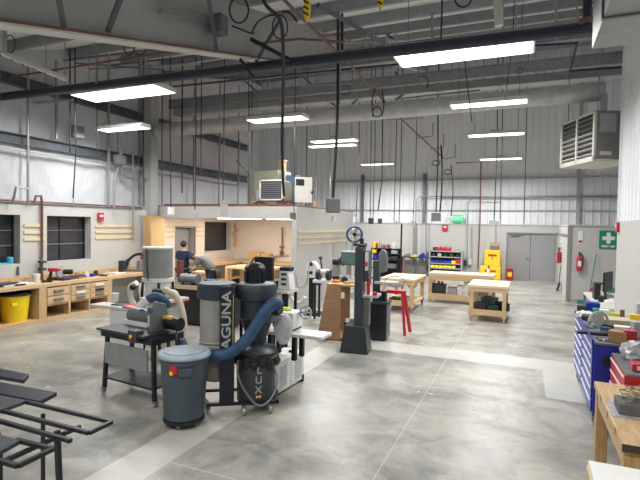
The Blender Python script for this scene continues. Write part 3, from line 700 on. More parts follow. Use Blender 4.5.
# yellow-beige blower equipment stacked on the low room
Z0 = HT+.03
t = thing('blower_cabinet', 'tall dark olive box of the equipment on the low room roof, at its left', 'air unit', (-7.35, 13.3, Z0))
B().bx(-.42, .42, -.4, .4, .25, 1.12).build('cabinet', BEIGE, t, bevel=.01)
B().bx(-.40, .0, -.3, .3, 0, .25).build('base_skid', BLKM, t)
B().bx(.42, .56, -.2, .2, .5, 1.1).build('side_panel', OFFW, t)
B().cyl((-.25, -.45, .12), (-.25, -.45, .5), .05).build('grey_cylinder', LGREY, t)
B().box((-.15, -.5, .08), (.5, .1, .12), Matrix.Rotation(.5, 4, 'Y')).build('pipework', TAN, t)
t = thing('condensing_unit', 'louvred beige unit in front of the equipment on the low room roof', 'air unit', (-6.70, 12.35, Z0), 0)
B().bx(-.36, .36, -.25, .3, .18, .73).build('cabinet', BEIGE, t, bevel=.01)
b = B(); b.bx(-.38, .38, -.29, -.25, .16, .20).bx(-.38, .38, -.29, -.25, .71, .75).bx(-.38, -.34, -.29, -.25, .16, .75).bx(.34, .38, -.29, -.25, .16, .75); b.build('front_frame', OFFW, t)
B().bx(-.34, .34, -.262, -.252, .2, .71).build('grille_back', CHAR, t)
for k in range(8): B().bx(-.34, .34, -.28, -.265, .22+.06*k, .245+.06*k).build('louvre', MGREY, t)
B().bx(-.42, .15, -.22, .25, 0, .18).build('olive_base', mat('pale_olive', (.42, .42, .26), .6), t)
B().bx(.15, .42, -.22, .25, .06, .18).build('red_brown_base', REDOX, t)
t = thing('control_box', 'white control box with a small dark display behind the louvred unit', 'control box', (-6.02, 12.75, Z0), .55)
B().bx(-.26, .26, -.12, .12, .12, .86).build('enclosure', OFFW, t, bevel=.01)
B().bx(-.22, .02, -.135, -.12, .62, .80).build('display', BLACK, t)
B().cyl((.26, -.14, .42), (.26, -.12, .42), .04).build('knob', BLACK, t)
B().bx(-.26, -.18, -.1, .1, 0, .12).build('foot', MGREY, t); B().bx(.18, .26, -.1, .1, 0, .12).build('foot', MGREY, t)
one(B().bx(-.09, .09, -.1, .1, 0, .34).bx(-.11, .11, -.12, .12, .30, .36), 'flue_box', TAN, 'small brown box on top of the olive equipment box', 'box', (-7.0, 13.3, Z0+1.12))
one(B().bx(-.17, .17, -.12, .12, 0, 1.0).cyl((.0, -.13, .45), (.0, -.13, .78), .05), 'blue_tank', mat('faded_blue', (.09, .16, .26), .5), 'blue box standing behind the louvred unit', 'box', (-6.62, 13.3, Z0))
one(B().tube(smooth_path([(-.3, 0, .03), (-.1, -.05, .10), (.2, 0, .03), (.5, -.03, .04), (.75, .02, .10)]), .03, 6), 'hose_bundle', BLACK, 'black hose lying along the front edge of the low room roof', 'hose', (-6.9, 11.95, Z0))
one(B().bx(-.08, .08, -.05, .05, 0, .05), 'blue_rag', BLUE, 'little blue thing on the edge of the low room roof', 'rag', (-7.9, 11.9, Z0))
run('copper_pipe', COPPER, [(XL+.3, 11.85, HT+.06), (-5.9, 11.85, HT+.06)], .02, 'copper pipe along the front edge of the low room roof', 'pipe')
one(B().bx(-.06, .06, -.05, .05, 0, .18), 'vent_box', TAN, 'small red-brown stub on the wall top right of the white control box', 'vent', (-5.68, 12.9, HT+.03))
one(B().tube([(-.16, 0, 0), (-.16, 0, .14), (.16, 0, .14), (.16, 0, 0)], .02, 6), 'pipe_loop', LGREY, 'pale square pipe loop on the wall top', 'pipe', (-5.68, 14.0, HT+.03), PI/2)
# ================================================================== WALL THINGS
t = thing('exit_sign', 'green lit exit sign on the back wall', 'sign', P(457.5, 222, Y=23.38))
B().bx(-.25, .25, -.08, .0, .02, .33).build('sign_case', EXITM, t)
text('EXIT', .24, WHITE, t, (0, -.085, .175), (PI/2, 0, 0), 'lettering', bold=.006)
for s in (-1, 1): B().sph((s*.40, -.08, .20), .06).build('emergency_lamp', WHITE, t)
t = thing('first_aid_sign', 'green first aid sign with a white cross at the far right', 'sign', (2.39, 17.28, 1.73))
B().bx(-.25, .25, -.01, .012, 0, .56).build('sign_board', GRN, t)
B().prism([(-.055, .16), (.055, .16), (.055, .27), (.17, .27), (.17, .38), (.055, .38), (.055, .50), (-.055, .50), (-.055, .38), (-.17, .38), (-.17, .27), (-.055, .27)], .006, (0, -.016, 0), 'y').build('white_cross', WHITE, t)
text('FIRST AID', .085, WHITE, t, (0, -.014, .07), (PI/2, 0, 0), bold=.004)
def alarm(name, lbl, loc, rz, k=1.0):
    t = thing(name, lbl, 'fire alarm', loc, rz)
    B().bx(-.07*k, .07*k, -.05, 0, 0, .17*k).build('alarm_body', RED, t, bevel=.008)
    B().bx(-.045*k, .045*k, -.065, -.05, .08*k, .13*k).build('alarm_face', OFFW, t)
alarm('fire_alarm', 'red fire alarm box on the left wall over the drawers', P(100, 221, x=-10.62), PI/2, 1.3)
alarm('fire_alarm', 'red fire alarm box on the back wall under the exit sign', P(445, 231, Y=23.38), 0, 1.8)
alarm('fire_alarm', 'red strobe alarm at the corner of the near right wall', Vector((XR-.0, 10.72, 2.27)), -PI/2, 1.1)
def extinguisher(lbl, loc, rz):
    t = thing('fire_extinguisher', lbl, 'fire extinguisher', loc, rz)
    B().lathe([(.055, 0), (.085, .02), (.085, .38), (.05, .46), (.025, .48), (.025, .52)], (0, -.1, 0), 14).build('cylinder', RED, t)
    B().bx(-.02, .02, -.16, -.02, .52, .55).bx(-.02, .02, -.17, -.02, .58, .60).cyl((0, -.1, .5), (0, -.1, .58), .02).build('valve_handle', BLACK, t)
    B().tube(smooth_path([(0, -.1, .53), (.09, -.12, .5), (.10, -.13, .3), (.09, -.12, .15)]), .013, 6).build('hose', BLACK, t)
    B().bx(-.05, .05, -.19, -.182, .15, .32).build('white_label', WHITE, t)
    B().bx(-.04, .04, -.02, .0, .05, .45).build('wall_bracket', MGREY, t)
extinguisher('red fire extinguisher on the corridor wall beside the double door', (1.3, 20.3, 1.02), -PI/2)
extinguisher('red fire extinguisher on the far right wall, right of the corner', (1.60, 17.3, 1.0), 0)
t = thing('extinguisher_sign', 'narrow white and red sign above the right fire extinguisher', 'sign', (1.62, 17.295, 1.85))
B().bx(-.07, .07, -.012, 0, 0, .42).build('sign_board', WHITE, t)
B().bx(-.05, .05, -.016, -.012, .04, .12).build('red_pictogram', RED, t)
t = thing('wall_notice', 'white notice with a red bar on the corridor wall above the extinguisher', 'sign', P(572, 247, x=1.29) if False else Vector((1.295, 21.2, 1.75)), -PI/2)
B().bx(-.12, .12, -.01, 0, 0, .3).build('sign_board', WHITE, t)
t = thing('broom', 'green-handled broom leaning on the far right wall', 'broom', (1.85, 16.95, 0))
B().cyl((0, 0, .1), (.22, .28, 1.55), .014, n=8).build('handle', GRN, t)
B().bx(-.30, .12, -.06, .06, .0, .12).build('brush_head', mat('dull_green_brush', (.05, .22, .15), .8), t)
t = thing('dustpan', 'black dustpan and brush hanging low on the corridor wall', 'dustpan', (1.2, 20.0, 0))
B().box((0, .1, .16), (.06, .34, .32), Matrix.Rotation(.25, 4, 'Y')).build('pan', CHAR, t)
B().bar((0.02, .1, .3), (.07, .2, .95), .025).build('handle', CHAR, t)
one(B().lathe([(.11, 0), (.14, .02), (.14, .5), (.15, .52)], n=16), 'waste_bin', RED, 'small red bin with yellow sign left of the double door', 'bin', (-.58, 22.9, 0))
one(B().bx(-.03, .03, -.03, .03, 0, .9), 'wood_offcut', WOODZ, 'upright wooden board next to the small red bin', 'board', (-.86, 22.9, 0))
one(B().bx(-.09, .09, -.01, .01, 0, .2), 'bin_sticker', YELC, 'yellow sticker on the small red bin', 'sticker', (-.58, 22.74, .18))
# yellow safety cabinets
def cabinet_yellow(lbl, loc, w, d, h, txt, s):
    t = thing('safety_cabinet', lbl, 'cabinet', loc)
    B().bx(-w/2, w/2, -d/2, d/2, .0, h).build('cabinet_body', YELC, t, bevel=.01)
    for k in (-1, 1):
        o = B().bx(k*.008 if k > 0 else -w/2+.03, w/2-.03 if k > 0 else -.008, -d/2-.02, -d/2, .05, h-.05).build('cabinet_door', YELC, t)
    B().bx(-.015, .015, -d/2-.05, -d/2-.02, h*.45, h*.6).build('door_handle', CHAR, t)
    B().bx(-w*.28, w*.28, -d/2-.028, -d/2-.021, h*.62, h*.74).build('red_warning_panel', RED, t)
    return t
cabinet_yellow('large yellow safety cabinet on the floor in front of the back wall', (-1.38, 22.85, 0), .86, .6, .60, '', 1)
cabinet_yellow('smaller yellow safety cabinet standing on top of the large yellow one', (-1.32, 22.95, .60), .66, .44, .73, '', 1)
one(B().bx(-.2, .2, -.14, .14, 0, .18).bx(-.13, .13, -.15, -.14, .05, .14), 'grey_meter', MGREY, 'grey box with pale face on top of the yellow cabinets', 'box', (-1.25, 23.0, 1.33))
one(B().bx(-.2, .2, -.1, .1, 0, .14), 'small_crate', TAN, 'tan box on the grey box above the yellow cabinets', 'box', (-1.25, 23.0, 1.51))

# more thin services under the roof
for i, (a, c, Y, r) in enumerate((((16, 57), (150, 50), 8.6, .03), ((16, 60), (200, 64), 9.4, .022), ((30, 66), (230, 52), 10.0, .022), ((60, 52), (165, 70), 9.0, .02), ((5, 103), (70, 101), 7.9, .02), ((100, 84), (250, 74), 9.8, .02))):
    run('roof_conduit', (MGREY, COND, GIRT)[i % 3], [P(*a, Y=Y), P(*c, Y=Y+.2)], r, 'thin conduit crossing under the roof at the upper left', 'conduit', 'thin roof conduits at the upper left', n=6)
for i, (a, c, Y) in enumerate((((318, 36), (392, 33), 9.5), ((330, 44), (400, 40), 10.2), ((345, 50), (440, 38), 10.6), ((396, 99), (480, 90), 11.0), ((300, 86), (352, 84), 11.2))):
    run('roof_conduit', (MGREY, COND, GIRT)[i % 3], [P(*a, Y=Y), P(*c, Y=Y+.1)], .018, 'thin conduit crossing under the roof right of the chain hooks', 'conduit', 'thin roof conduits near the red main', n=6)
for i, (px, y0, y1, Y) in enumerate(((484, 56, 84, 10.8), (503, 2, 36, 7.6), (516, 4, 34, 7.6), (535, 52, 80, 10.8), (545, 58, 76, 10.8), (553, 60, 78, 10.8), (577, 4, 32, 7.6), (366, 30, 52, 8.2), (374, 28, 52, 8.3), (386, 26, 50, 8.4), (396, 28, 50, 8.5), (452, 62, 84, 10.8), (420, 62, 86, 10.8), (300, 66, 90, 10.9), (268, 70, 88, 10.9))):
    run('hanger_rod', COND, [P(px, y0, Y=Y), P(px, y1, Y=Y)], .014, 'short thin threaded rod holding the pipes under the roof', 'rod', 'short hanger rods under the roof', n=5)
for i, (px, y0, y1) in enumerate(((316, 150, 224), (330, 120, 190), (446, 180, 222), (343, 150, 172))):
    run('drop_wire', COND, [P(px, y0, Y=20.5), P(px, min(y1, 205), Y=20.5)], .016, 'thin grey wire hanging in front of the white ribbed back wall', 'wire', 'thin wires before the ribbed back wall', n=5)
# ================================================================== FURNITURE ALONG THE LEFT WALL
BX0, BX1 = -10.64, -9.88
t = thing('workbench', 'long built-in pale wood workbench along the left wall with drawers', 'workbench', (-10.26, 7.3, 0))
oy = 7.3
def L(b, x0, x1, y0, y1, z0, z1): return b.bx(x0+10.26, x1+10.26, y0-oy, y1-oy, z0, z1)
L(B(), BX0, BX1-.0, 3.4, 11.15, .80, .88).build('worktop', WOODY, t, bevel=.006)
L(B(), BX0, BX0+.04, 3.4, 11.15, .88, 1.0).build('backboard', PLY, t)
L(B(), BX0, BX1, 3.4, 9.36, .0, .10).build('plinth', WOODY, t)
for (a, c) in ((3.4, 3.5), (7.32, 7.50), (8.07, 8.12), (8.64, 8.68), (9.21, 9.36), (11.05, 11.15)):
    L(B(), BX0, BX1+.0, a, c, .10, .80).build('upright_panel', WOODZ, t)
L(B(), BX0, BX1-.02, 7.5, 9.21, .36, .385).build('shelf', WOODY, t)
L(B(), BX0, BX0+.02, 7.5, 9.21, .10, .80).build('back_panel', PLY, t)
for ci, (a, c) in enumerate(((7.51, 8.06), (8.13, 8.63), (8.69, 9.2))):
    nz = 2 if ci == 0 else 3
    zz = [(.40, .575), (.59, .77)] if ci == 0 else [(.40, .515), (.525, .64), (.65, .77)]
    for k, (z0, z1) in enumerate(zz):
        d = L(B(), BX0+.05, BX1+.012, a, c, z0, z1).build('drawer', WOODY, t, bevel=.004)
        hm = MGREY
        L(B(), BX1+.012, BX1+.045, (a+c)/2-.12, (a+c)/2+.12, (z0+z1)/2-.02, (z0+z1)/2+.03).build('drawer_handle', BLACK if (ci == 2 and k == 1) else (WHITE if (ci == 1 and k == 1) or (ci == 2 and k == 2) else MGREY), d)
# yellow bin with liner
t = thing('yellow_bin', 'bright yellow round bin with a black liner under the left workbench', 'bin', (-10.22, 6.99, .10))
B().lathe([(.27, 0), (.275, .02), (.335, .56), (.36, .57), (.36, .61), (.33, .61), (.32, .58)], n=28).build('bin_body', YEL, t)
B().lathe([(.34, .60), (.375, .595), (.375, .635), (.3, .66), (.16, .62)], n=22).build('bag_liner', BLACK, t)
B().bx(.28, .36, -.30, -.16, .40, .46).build('grip_handle', YEL, t)
t.scale = (.88, .88, .95)
one(B().lathe([(.24, 0), (.26, .25), (.22, .55), (.1, .7)], n=14), 'black_bag', BLACK, 'black plastic bag left of the yellow bin under the bench', 'bag', (-10.3, 5.95, .10))
one(B().bx(-.2, .2, -.12, .12, 0, .42).bx(-.2, .2, -.10, .10, .42, .45), 'red_crate', RED, 'red box at the left edge under the bench', 'box', (-10.12, 6.30, .10))
t = thing('pipe_valve_set', 'valves on the copper pipe above the bench between the windows', 'valve', P(41, 268, x=-10.5))
B().cyl((0, 0, -.16), (0, 0, .26), .035).build('valve_body', MGREY, t)
for z in (-.05, .12): B().bx(-.02, .10, -.07, .07, z, z+.05).build('valve_lever', CHAR, t)
def on_bench(px, py, x=-10.28): # the spot on the bench top, x metres across, seen in picture column px
    lo, hi = 3.0, 12.0
    for _ in range(40):
        y = (lo+hi)/2; v = Vector((x, y, .885 - CAMH)); u = 320 + FPX*v.dot(R3)/v.dot(F2)
        if u < px: lo = y
        else: hi = y
    return Vector((x, y, .885))
# things on the bench
t = thing('paint_tub', 'white tub on the bench by the copper pipe', 'tub', on_bench(36, 281))
B().lathe([(.07, 0), (.085, .17), (.09, .175), (.09, .19)], n=16).build('tub_body', WHITE, t)
t = thing('cordless_drill', 'red and black cordless drill on the bench under the middle window', 'drill', on_bench(53, 277), .4)
B().box((0, 0, .25), (.22, .075, .08)).cyl((.11, 0, .25), (.19, 0, .25), .028, .018).build('drill_body', RED, t, bevel=.01)
B().box((-.06, 0, .13), (.05, .05, .2), Matrix.Rotation(.2, 4, 'Y')).build('grip', BLACK, t)
B().bx(-.12, .04, -.05, .05, 0, .07).build('battery', BLACK, t)
t = thing('miter_saw', 'low dark power saw with a light grey guard next to the red drill', 'saw', on_bench(63, 277), .3)
B().bx(-.2, .2, -.25, .25, 0, .06).build('saw_base', CHAR, t, bevel=.01)
B().cyl((-.02, -.12, .2), (.02, -.12, .2), .14, n=20).build('blade_guard', LGREY, t)
B().cyl((-.02, .0, .18), (.2, .08, .18), .06).build('motor', BLKM, t)
for i, (px, py, sz, m_, lb) in enumerate(((73, 275, (.25, .16, .05), CHAR, 'flat dark tool tray right of the saw on the bench'), (82, 272, (.2, .1, .06), MGREY, 'grey hand tool in the middle of the left bench'), (86, 270, (.12, .1, .10), OFFW, 'small pale box behind the grey hand tool'), (92, 272, (.26, .12, .05), BLUE, 'blue tool on the left bench above the middle drawers'), (100, 271, (.2, .12, .03), MGREY, 'flat grey tool on the bench above the last drawers'), (108, 271, (.16, .12, .05), OFFW, 'pale box on the bench left of the white papers'), (28, 281, (.2, .16, .09), TAN, 'brown box on the bench left of the white tub'), (112, 266, (.05, .04, .02), WHITE, 'tiny white thing on the bench near the speaker'))):
    one(B().bx(-sz[0]/2, sz[0]/2, -sz[1]/2, sz[1]/2, 0, sz[2]).bx(-sz[0]/3, sz[0]/4, -sz[1]/3, sz[1]/3, sz[2], sz[2]*1.4), 'bench_item', m_, lb, 'tool', on_bench(px, py), .7*i, bevel=.004)
for i, (px, x, sz, m_, lb) in enumerate(((44, -10.1, (.10, .06, .06), CHAR, 'small charcoal clamp at the bench edge beside the copper pipe'), (49, -10.05, (.14, .05, .03), BLACK, 'black file in front of the red drill'), (70, -10.1, (.05, .18, .03), BLUE, 'blue screwdriver in front of the power saw'), (77, -10.4, (.08, .08, .12), TAN, 'wooden block behind the flat tray on the left bench'), (80, -10.05, (.10, .05, .03), ORANGE, 'orange knife at the edge of the left bench'), (96, -10.4, (.08, .08, .12), CHAR, 'charcoal can at the back of the left bench'), (104, -10.05, (.06, .16, .03), BLACK, 'black wrench at the edge over the last drawers'), (31, -10.45, (.1, .1, .10), MGREY, 'grey can at the bench back left of the copper pipe'), (21, -10.05, (.06, .2, .03), BLACK, 'black pen shaped tool near the white papers'))):
    one(B().bx(-sz[0]/2, sz[0]/2, -sz[1]/2, sz[1]/2, 0, sz[2]).cyl((0, 0, sz[2]*.5), (0, sz[1]*.7, sz[2]*.5), min(sz)*.4), 'bench_item', m_, lb, 'tool', on_bench(px, 0, x), .4*i, bevel=.003)
one(B().bx(-.2, .2, -.35, .35, 0, .02).box((.02, .1, .03), (.2, .3, .02), Matrix.Rotation(.3, 4, 'Z')), 'paper_stack', PAPER, 'white papers on the far left end of the bench', 'paper', on_bench(14, 282))
one(B().bx(-.14, .14, -.2, .2, 0, .03), 'paper_pad', PAPER, 'white paper pad on the bench right of the drawers', 'paper', on_bench(117, 272))
one(B().box((0, 0, .03), (.3, .5, .05), Matrix.Rotation(.2, 4, 'Z')), 'tool_tray', CHAR, 'dark tray at the left edge of the bench', 'tray', on_bench(5, 287))
t = thing('speaker', 'tall black speaker box on the bench before the column', 'speaker', on_bench(122, 270))
B().bx(-.07, .07, -.07, .07, 0, .34).build('speaker_case', BLACK, t, bevel=.01)
B().cyl((.07, 0, .24), (.08, 0, .24), .05).build('driver', CHAR, t)
t = thing('scroll_saw', 'dark arched scroll saw at the far end of the bench', 'saw', on_bench(136, 269), -1.17)
B().bx(-.12, .12, -.3, .3, 0, .06).build('saw_base', MGREY, t)
B().tube(smooth_path([(0, -.3, .05), (0, -.24, .28), (0, -.05, .46), (0, .15, .5), (0, .26, .42)]), .04, 8).build('upper_arm', BLKM, t)
B().cyl((0, .22, .46), (0, .36, .46), .08).build('motor', BLKM, t)
B().cyl((-.05, .05, .06), (-.05, .05, .3), .05).build('post', MGREY, t)
one(B().lathe([(.06, 0), (.065, .05), (.065, .14), (.05, .16)], n=14), 'tape_dispenser', TEAL, 'bright blue roll on the left window sill', 'tape', P(10, 264, x=-10.75))
one(B().bx(-.06, .06, -.12, .12, 0, .05), 'sill_box', TEAL, 'small blue box on the left window sill beside the roll', 'box', P(3, 265, x=-10.78))
jbox('wall_outlet', 'grey wall outlet above the bench right of the left window', P(18, 271, x=-10.63), (.08, .02, .2), MGREY)
jbox('wall_outlet', 'grey wall outlet above the bench near the speaker', P(128, 262, x=-10.62), (.03, .10, .2), MGREY)
# plywood sheets by the column
one(B().bx(-.25, .02, -.02, .0, 0, 2.5).bx(.0, .02, .0, .58, 0, 2.5), 'plywood_casing', PLY, 'tall pale plywood casing wrapped around the foot of the wall column', 'casing', (-10.28, 11.19, 0))
# ------------------------------------------------------------------ inside the low room
t = thing('wall_bench', 'pale wooden bench inside the low room along its window wall', 'workbench', (-10.2, 14.9, 0))
B().bx(-.43, .30, -1.15, 1.3, .82, .90).build('worktop', WOODY, t)
for (a, c) in ((-1.15, -1.0), (0, .1), (1.2, 1.3)): B().bx(.15, .28, a, c, 0, .82).build('leg', WOODZ, t)
B().bx(-.43, .27, -1.1, 1.25, .25, .29).build('lower_shelf', WOODY, t)
t = thing('back_bench', 'wooden bench inside the low room under the cream back wall', 'workbench', (-7.9, 15.9, 0))
B().bx(-1.9, 2.0, -.38, .36, .82, .90).build('worktop', WOODL, t)
for a in (-1.85, -.6, .7, 1.9): B().bx(a-.05, a+.05, -.36, -.26, 0, .82).build('leg', WOODZ, t)
B().bx(-1.9, 2.0, -.36, .34, .25, .29).build('lower_shelf', WOODL, t)
for i, (x, w_, h, m_, lb) in enumerate(((-9.45, .5, .34, PLY, 'wooden box on the low room bench in the corner'), (-8.98, .36, .30, PLY, 'second wooden box right of the corner one'), (-6.75, .4, .16, BLKM, 'dark tool on the right part of the low room bench'))):
    one(B().bx(-w_/2, w_/2, -.15, .15, 0, h).bx(-w_/2+.03, w_/2-.03, -.16, -.15, .03, h-.03), 'wooden_box', m_, lb, 'box', (x, 15.95, .90), bevel=.006)
t = thing('assembly_table', 'long pale wooden table in the middle of the low room', 'table', (-8.15, 13.7, 0))
B().bx(-.85, .85, -.5, .5, .84, .91).build('tabletop', TOPW, t)
for (a, c) in ((-.8, -.45), (.8, -.45), (-.8, .45), (.8, .45)): B().bx(a-.05, a+.05, c-.05, c+.05, 0, .84).build('leg', WOODZ, t)
B().bx(-.8, .8, -.45, .45, .2, .24).build('lower_shelf', WOODL, t)
one(B().cyl((0, 0, 0), (0, 0, .16), .08, .06).cyl((0, 0, .16), (.1, 0, .3), .03), 'bench_vise', BLKM, 'dark vise on the table in the low room', 'vise', (-8.15, 13.45, .91))
one(B().tube(smooth_path([(0, 0, 0), (0, 0, .3), (.02, 0, .5), (0, 0, 1.1)]), .03, 6).bx(-.06, .06, -.05, .05, .05, .2).bx(-.08, .08, -.04, .04, .32, .38), 'pipe_drop', COPPER, 'copper pipe drop with valves on the cream back wall', 'pipe', (-8.5, 16.2, 1.1))
run('wall_conduit', LGREY, [P(270, 261, Y=16.2), P(275, 256, Y=16.2), P(288, 255, Y=16.2)], .025, 'bent pale pipe on the right part of the cream back wall', 'conduit', n=6)
jbox('wall_outlet', 'brown outlet plate on the cream back wall', P(254, 255, Y=16.27), (.09, .02, .13), TAN)
one(B().tube(smooth_path([(0, 0, 0), (0, .1, .2), (0, -.02, .45), (0, .12, .62), (0, 0, .8)]), .05, 6), 'hanging_template', PLY, 'wooden cut-out hanging right of the low room window', 'template', (XL+.09, 16.12, 1.45))
# ================================================================== PEOPLE
def skin_mesh(name, verts, edges, radii, m_, parent, root=0, sub=2):
    me = bpy.data.meshes.new(name); me.from_pydata(verts, edges, []); o = bpy.data.objects.new(name, me); COL.objects.link(o)
    md = o.modifiers.new('s', 'SKIN'); me.skin_vertices.new() if not me.skin_vertices else None
    for i, r in enumerate(radii):
        sv = me.skin_vertices[0].data[i]; sv.radius = (r, r) if not isinstance(r, tuple) else r; sv.use_root = (i == root)
    md.use_smooth_shade = True; md.branch_smoothing = .3
    o.modifiers.new('u', 'SUBSURF').levels = sub
    dg = bpy.context.evaluated_depsgraph_get(); dg.update()
    me2 = bpy.data.meshes.new_from_object(o.evaluated_get(dg)); bpy.data.objects.remove(o)
    me2.materials.clear(); me2.materials.append(m_)
    for p in me2.polygons: p.use_smooth = True
    q = bpy.data.objects.new(name, me2); COL.objects.link(q); q.parent = parent; return q
def person(lbl, loc, rz, J, shirt, trousers):
    """J: joint dictionary in local space; -y is the direction faced"""
    t = thing('person', lbl, 'person', loc, rz)
    V = [J['pelvis'], J['waist'], J['chest'], J['neck'], J['head0'], J['head1']]; E = [(0, 1), (1, 2), (2, 3), (3, 4), (4, 5)]; Rr = [(.14, .10), (.12, .09), (.14, .095), .06, .075, .085]
    for s in ('l', 'r'):
        i = len(V); V += [J['sh'+s], J['el'+s], J['wr'+s], J['pa'+s]]; E += [(2, i), (i, i+1), (i+1, i+2), (i+2, i+3)]; Rr += [.065, .042, .027, .033]
        w_ = Vector(J['pa'+s]); d = (w_ - Vector(J['wr'+s])).normalized(); side = d.cross(Vector((0, 0, 1)));
        side = side.normalized() if side.length > .1 else Vector((1, 0, 0))
        for k in range(4):
            a = len(V); V += [tuple(w_ + side*(.026*(k-1.5)) + d*.045), tuple(w_ + side*(.028*(k-1.5)) + d*(.085-.008*abs(k-1.4)) + Vector((0, 0, -.018)))]
            E += [(i+3, a), (a, a+1)]; Rr += [.0095, .0085]
        a = len(V); V += [tuple(w_ - side*.045 + d*.0 + Vector((0, 0, -.01))), tuple(w_ - side*.055 + d*.035 + Vector((0, 0, -.02)))]; E += [(i+3, a), (a, a+1)]; Rr += [.012, .010]
        i = len(V); V += [J['hi'+s], J['kn'+s], J['an'+s], J['to'+s]]; E += [(0, i), (i, i+1), (i+1, i+2), (i+2, i+3)]; Rr += [.095, .062, .042, .04]
    skin_mesh('body', [tuple(v) for v in V], E, Rr, SKIN, t)
    # shirt
    mid = lambda a, c, k: tuple(Vector(a)*(1-k) + Vector(c)*k)
    V = [J['pelvis'], J['waist'], J['chest'], mid(J['chest'], J['neck'], .6)]; E = [(0, 1), (1, 2), (2, 3)]; Rr = [(.20, .155), (.19, .15), (.225, .165), .115]
    for s in ('l', 'r'):
        i = len(V); V += [J['sh'+s], mid(J['sh'+s], J['el'+s], .7)]; E += [(2, i), (i, i+1)]; Rr += [.105, .085]
    skin_mesh('t_shirt', [tuple(v) for v in V], E, Rr, shirt, t)
    V = [J['pelvis']]; E = []; Rr = [(.175, .135)]
    for s in ('l', 'r'):
        i = len(V); V += [J['hi'+s], J['kn'+s], mid(J['kn'+s], J['an'+s], .92)]; E += [(0, i), (i, i+1), (i+1, i+2)]; Rr += [.115, .08, .062]
    skin_mesh('trousers', [tuple(v) for v in V], E, Rr, trousers, t)
    h0, h1 = Vector(J['head0']), Vector(J['head1']); up = (h1-h0).normalized(); back = Vector(J.get('back', (0, 1, 0)))
    B().sph(h1 + up*.015 + back*.02, .105, (.95, 1.05, 1.0), 14).build('hair', HAIR, t)
    f = h1 - back*.085
    B().sph(f - up*.02 - back*.025, .016, (.8, 1.2, 1.2), 8).build('nose', SKIN, t)
    side = up.cross(back).normalized()
    for s in (-1, 1):
        B().sph(f + side*.03*s + up*.005, .012, n=8).build('eye', HAIR, t)
        B().sph(h1 + side*.092*s - up*.02, .024, (.5, 1, 1.3), 8).build('ear', SKIN, t)
    B().sph(f - up*.055 + back*.012, .016, (1.5, .5, .4), 8).build('mouth', mat('lips', (.40, .16, .13), .5), t)
    for s in ('l', 'r'):
        a, c = Vector(J['an'+s]), Vector(J['to'+s]); b = B(); b.tube([a+Vector((0, .03, -.03)), a*.5+c*.5+Vector((0, 0, -.01)), c+(c-a).normalized()*.03], [.05, .05, .04], 8); b.build('shoe', BLACK, t)
J1 = dict(pelvis=(0, 0, .96), waist=(0, .0, 1.14), chest=(0, .01, 1.36), neck=(0, .0, 1.53), head0=(0, -.01, 1.60), head1=(0, -.02, 1.68),
          shl=(-.20, 0, 1.44), ell=(-.27, .0, 1.16), wrl=(-.22, -.20, 1.02), pal=(-.19, -.28, 1.0), shr=(.20, 0, 1.44), elr=(.27, -.02, 1.16), wrr=(.22, -.22, 1.03), par=(.19, -.30, 1.01),
          hil=(-.10, 0, .90), knl=(-.12, -.02, .50), anl=(-.13, 0, .09), tol=(-.15, -.17, .05), hir=(.10, 0, .90), knr=(.12, -.02, .50), anr=(.13, 0, .09), tor=(.15, -.17, .05))
q = P(184, 242, Y=11.2)
person('person seen from behind in a navy t-shirt, standing by the low room', (q.x, 11.2, 0), PI-.1, J1, NAVY, DENIM)
J2 = dict(pelvis=(0, .18, .93), waist=(0, .05, 1.10), chest=(0, -.15, 1.25), neck=(0, -.31, 1.33), head0=(0, -.37, 1.34), head1=(0, -.45, 1.33), back=(0, -.3, .95),
          shl=(-.19, -.20, 1.27), ell=(-.24, -.30, 1.02), wrl=(-.15, -.45, .92), pal=(-.12, -.53, .91), shr=(.19, -.20, 1.27), elr=(.24, -.30, 1.02), wrr=(.14, -.46, .93), par=(.11, -.54, .92),
          hil=(-.10, .17, .88), knl=(-.12, .06, .49), anl=(-.13, .12, .09), tol=(-.14, -.05, .05), hir=(.10, .17, .88), knr=(.13, .05, .49), anr=(.14, .12, .09), tor=(.15, -.05, .05))
q = P(206, 262, Y=11.3)
person('person in a grey t-shirt and dark trousers bending forward to the left', (q.x-.05, 11.45, 0), -PI/2+.2, J2, GSHIRT, DENIM)
t = thing('side_table', 'small wooden table the bending person leans over', 'table', (q.x-.62, 11.62, 0))
B().bx(-.22, .22, -.2, .45, .80, .86).build('tabletop', TOPW, t)
for (a, c) in ((-.18, -.16), (.18, -.16), (-.18, .4), (.18, .4)): B().bx(a-.025, a+.025, c-.025, c+.025, 0, .8).build('leg', WOODZ, t)
# ================================================================== MACHINES
def caster(t, x, y, r=.045, name='caster', h=None):
    c = B().bx(x-.03, x+.03, y-.03, y+.03, r*1.6, r*2.3).bx(x-.028, x-.020, y-.02, y+.02, r*.6, r*2).bx(x+.020, x+.028, y-.02, y+.02, r*.6, r*2).build(name, MGREY, t)
    B().cyl((x-.016, y, r), (x+.016, y, r), r, n=14).build('wheel', LGREY, c)
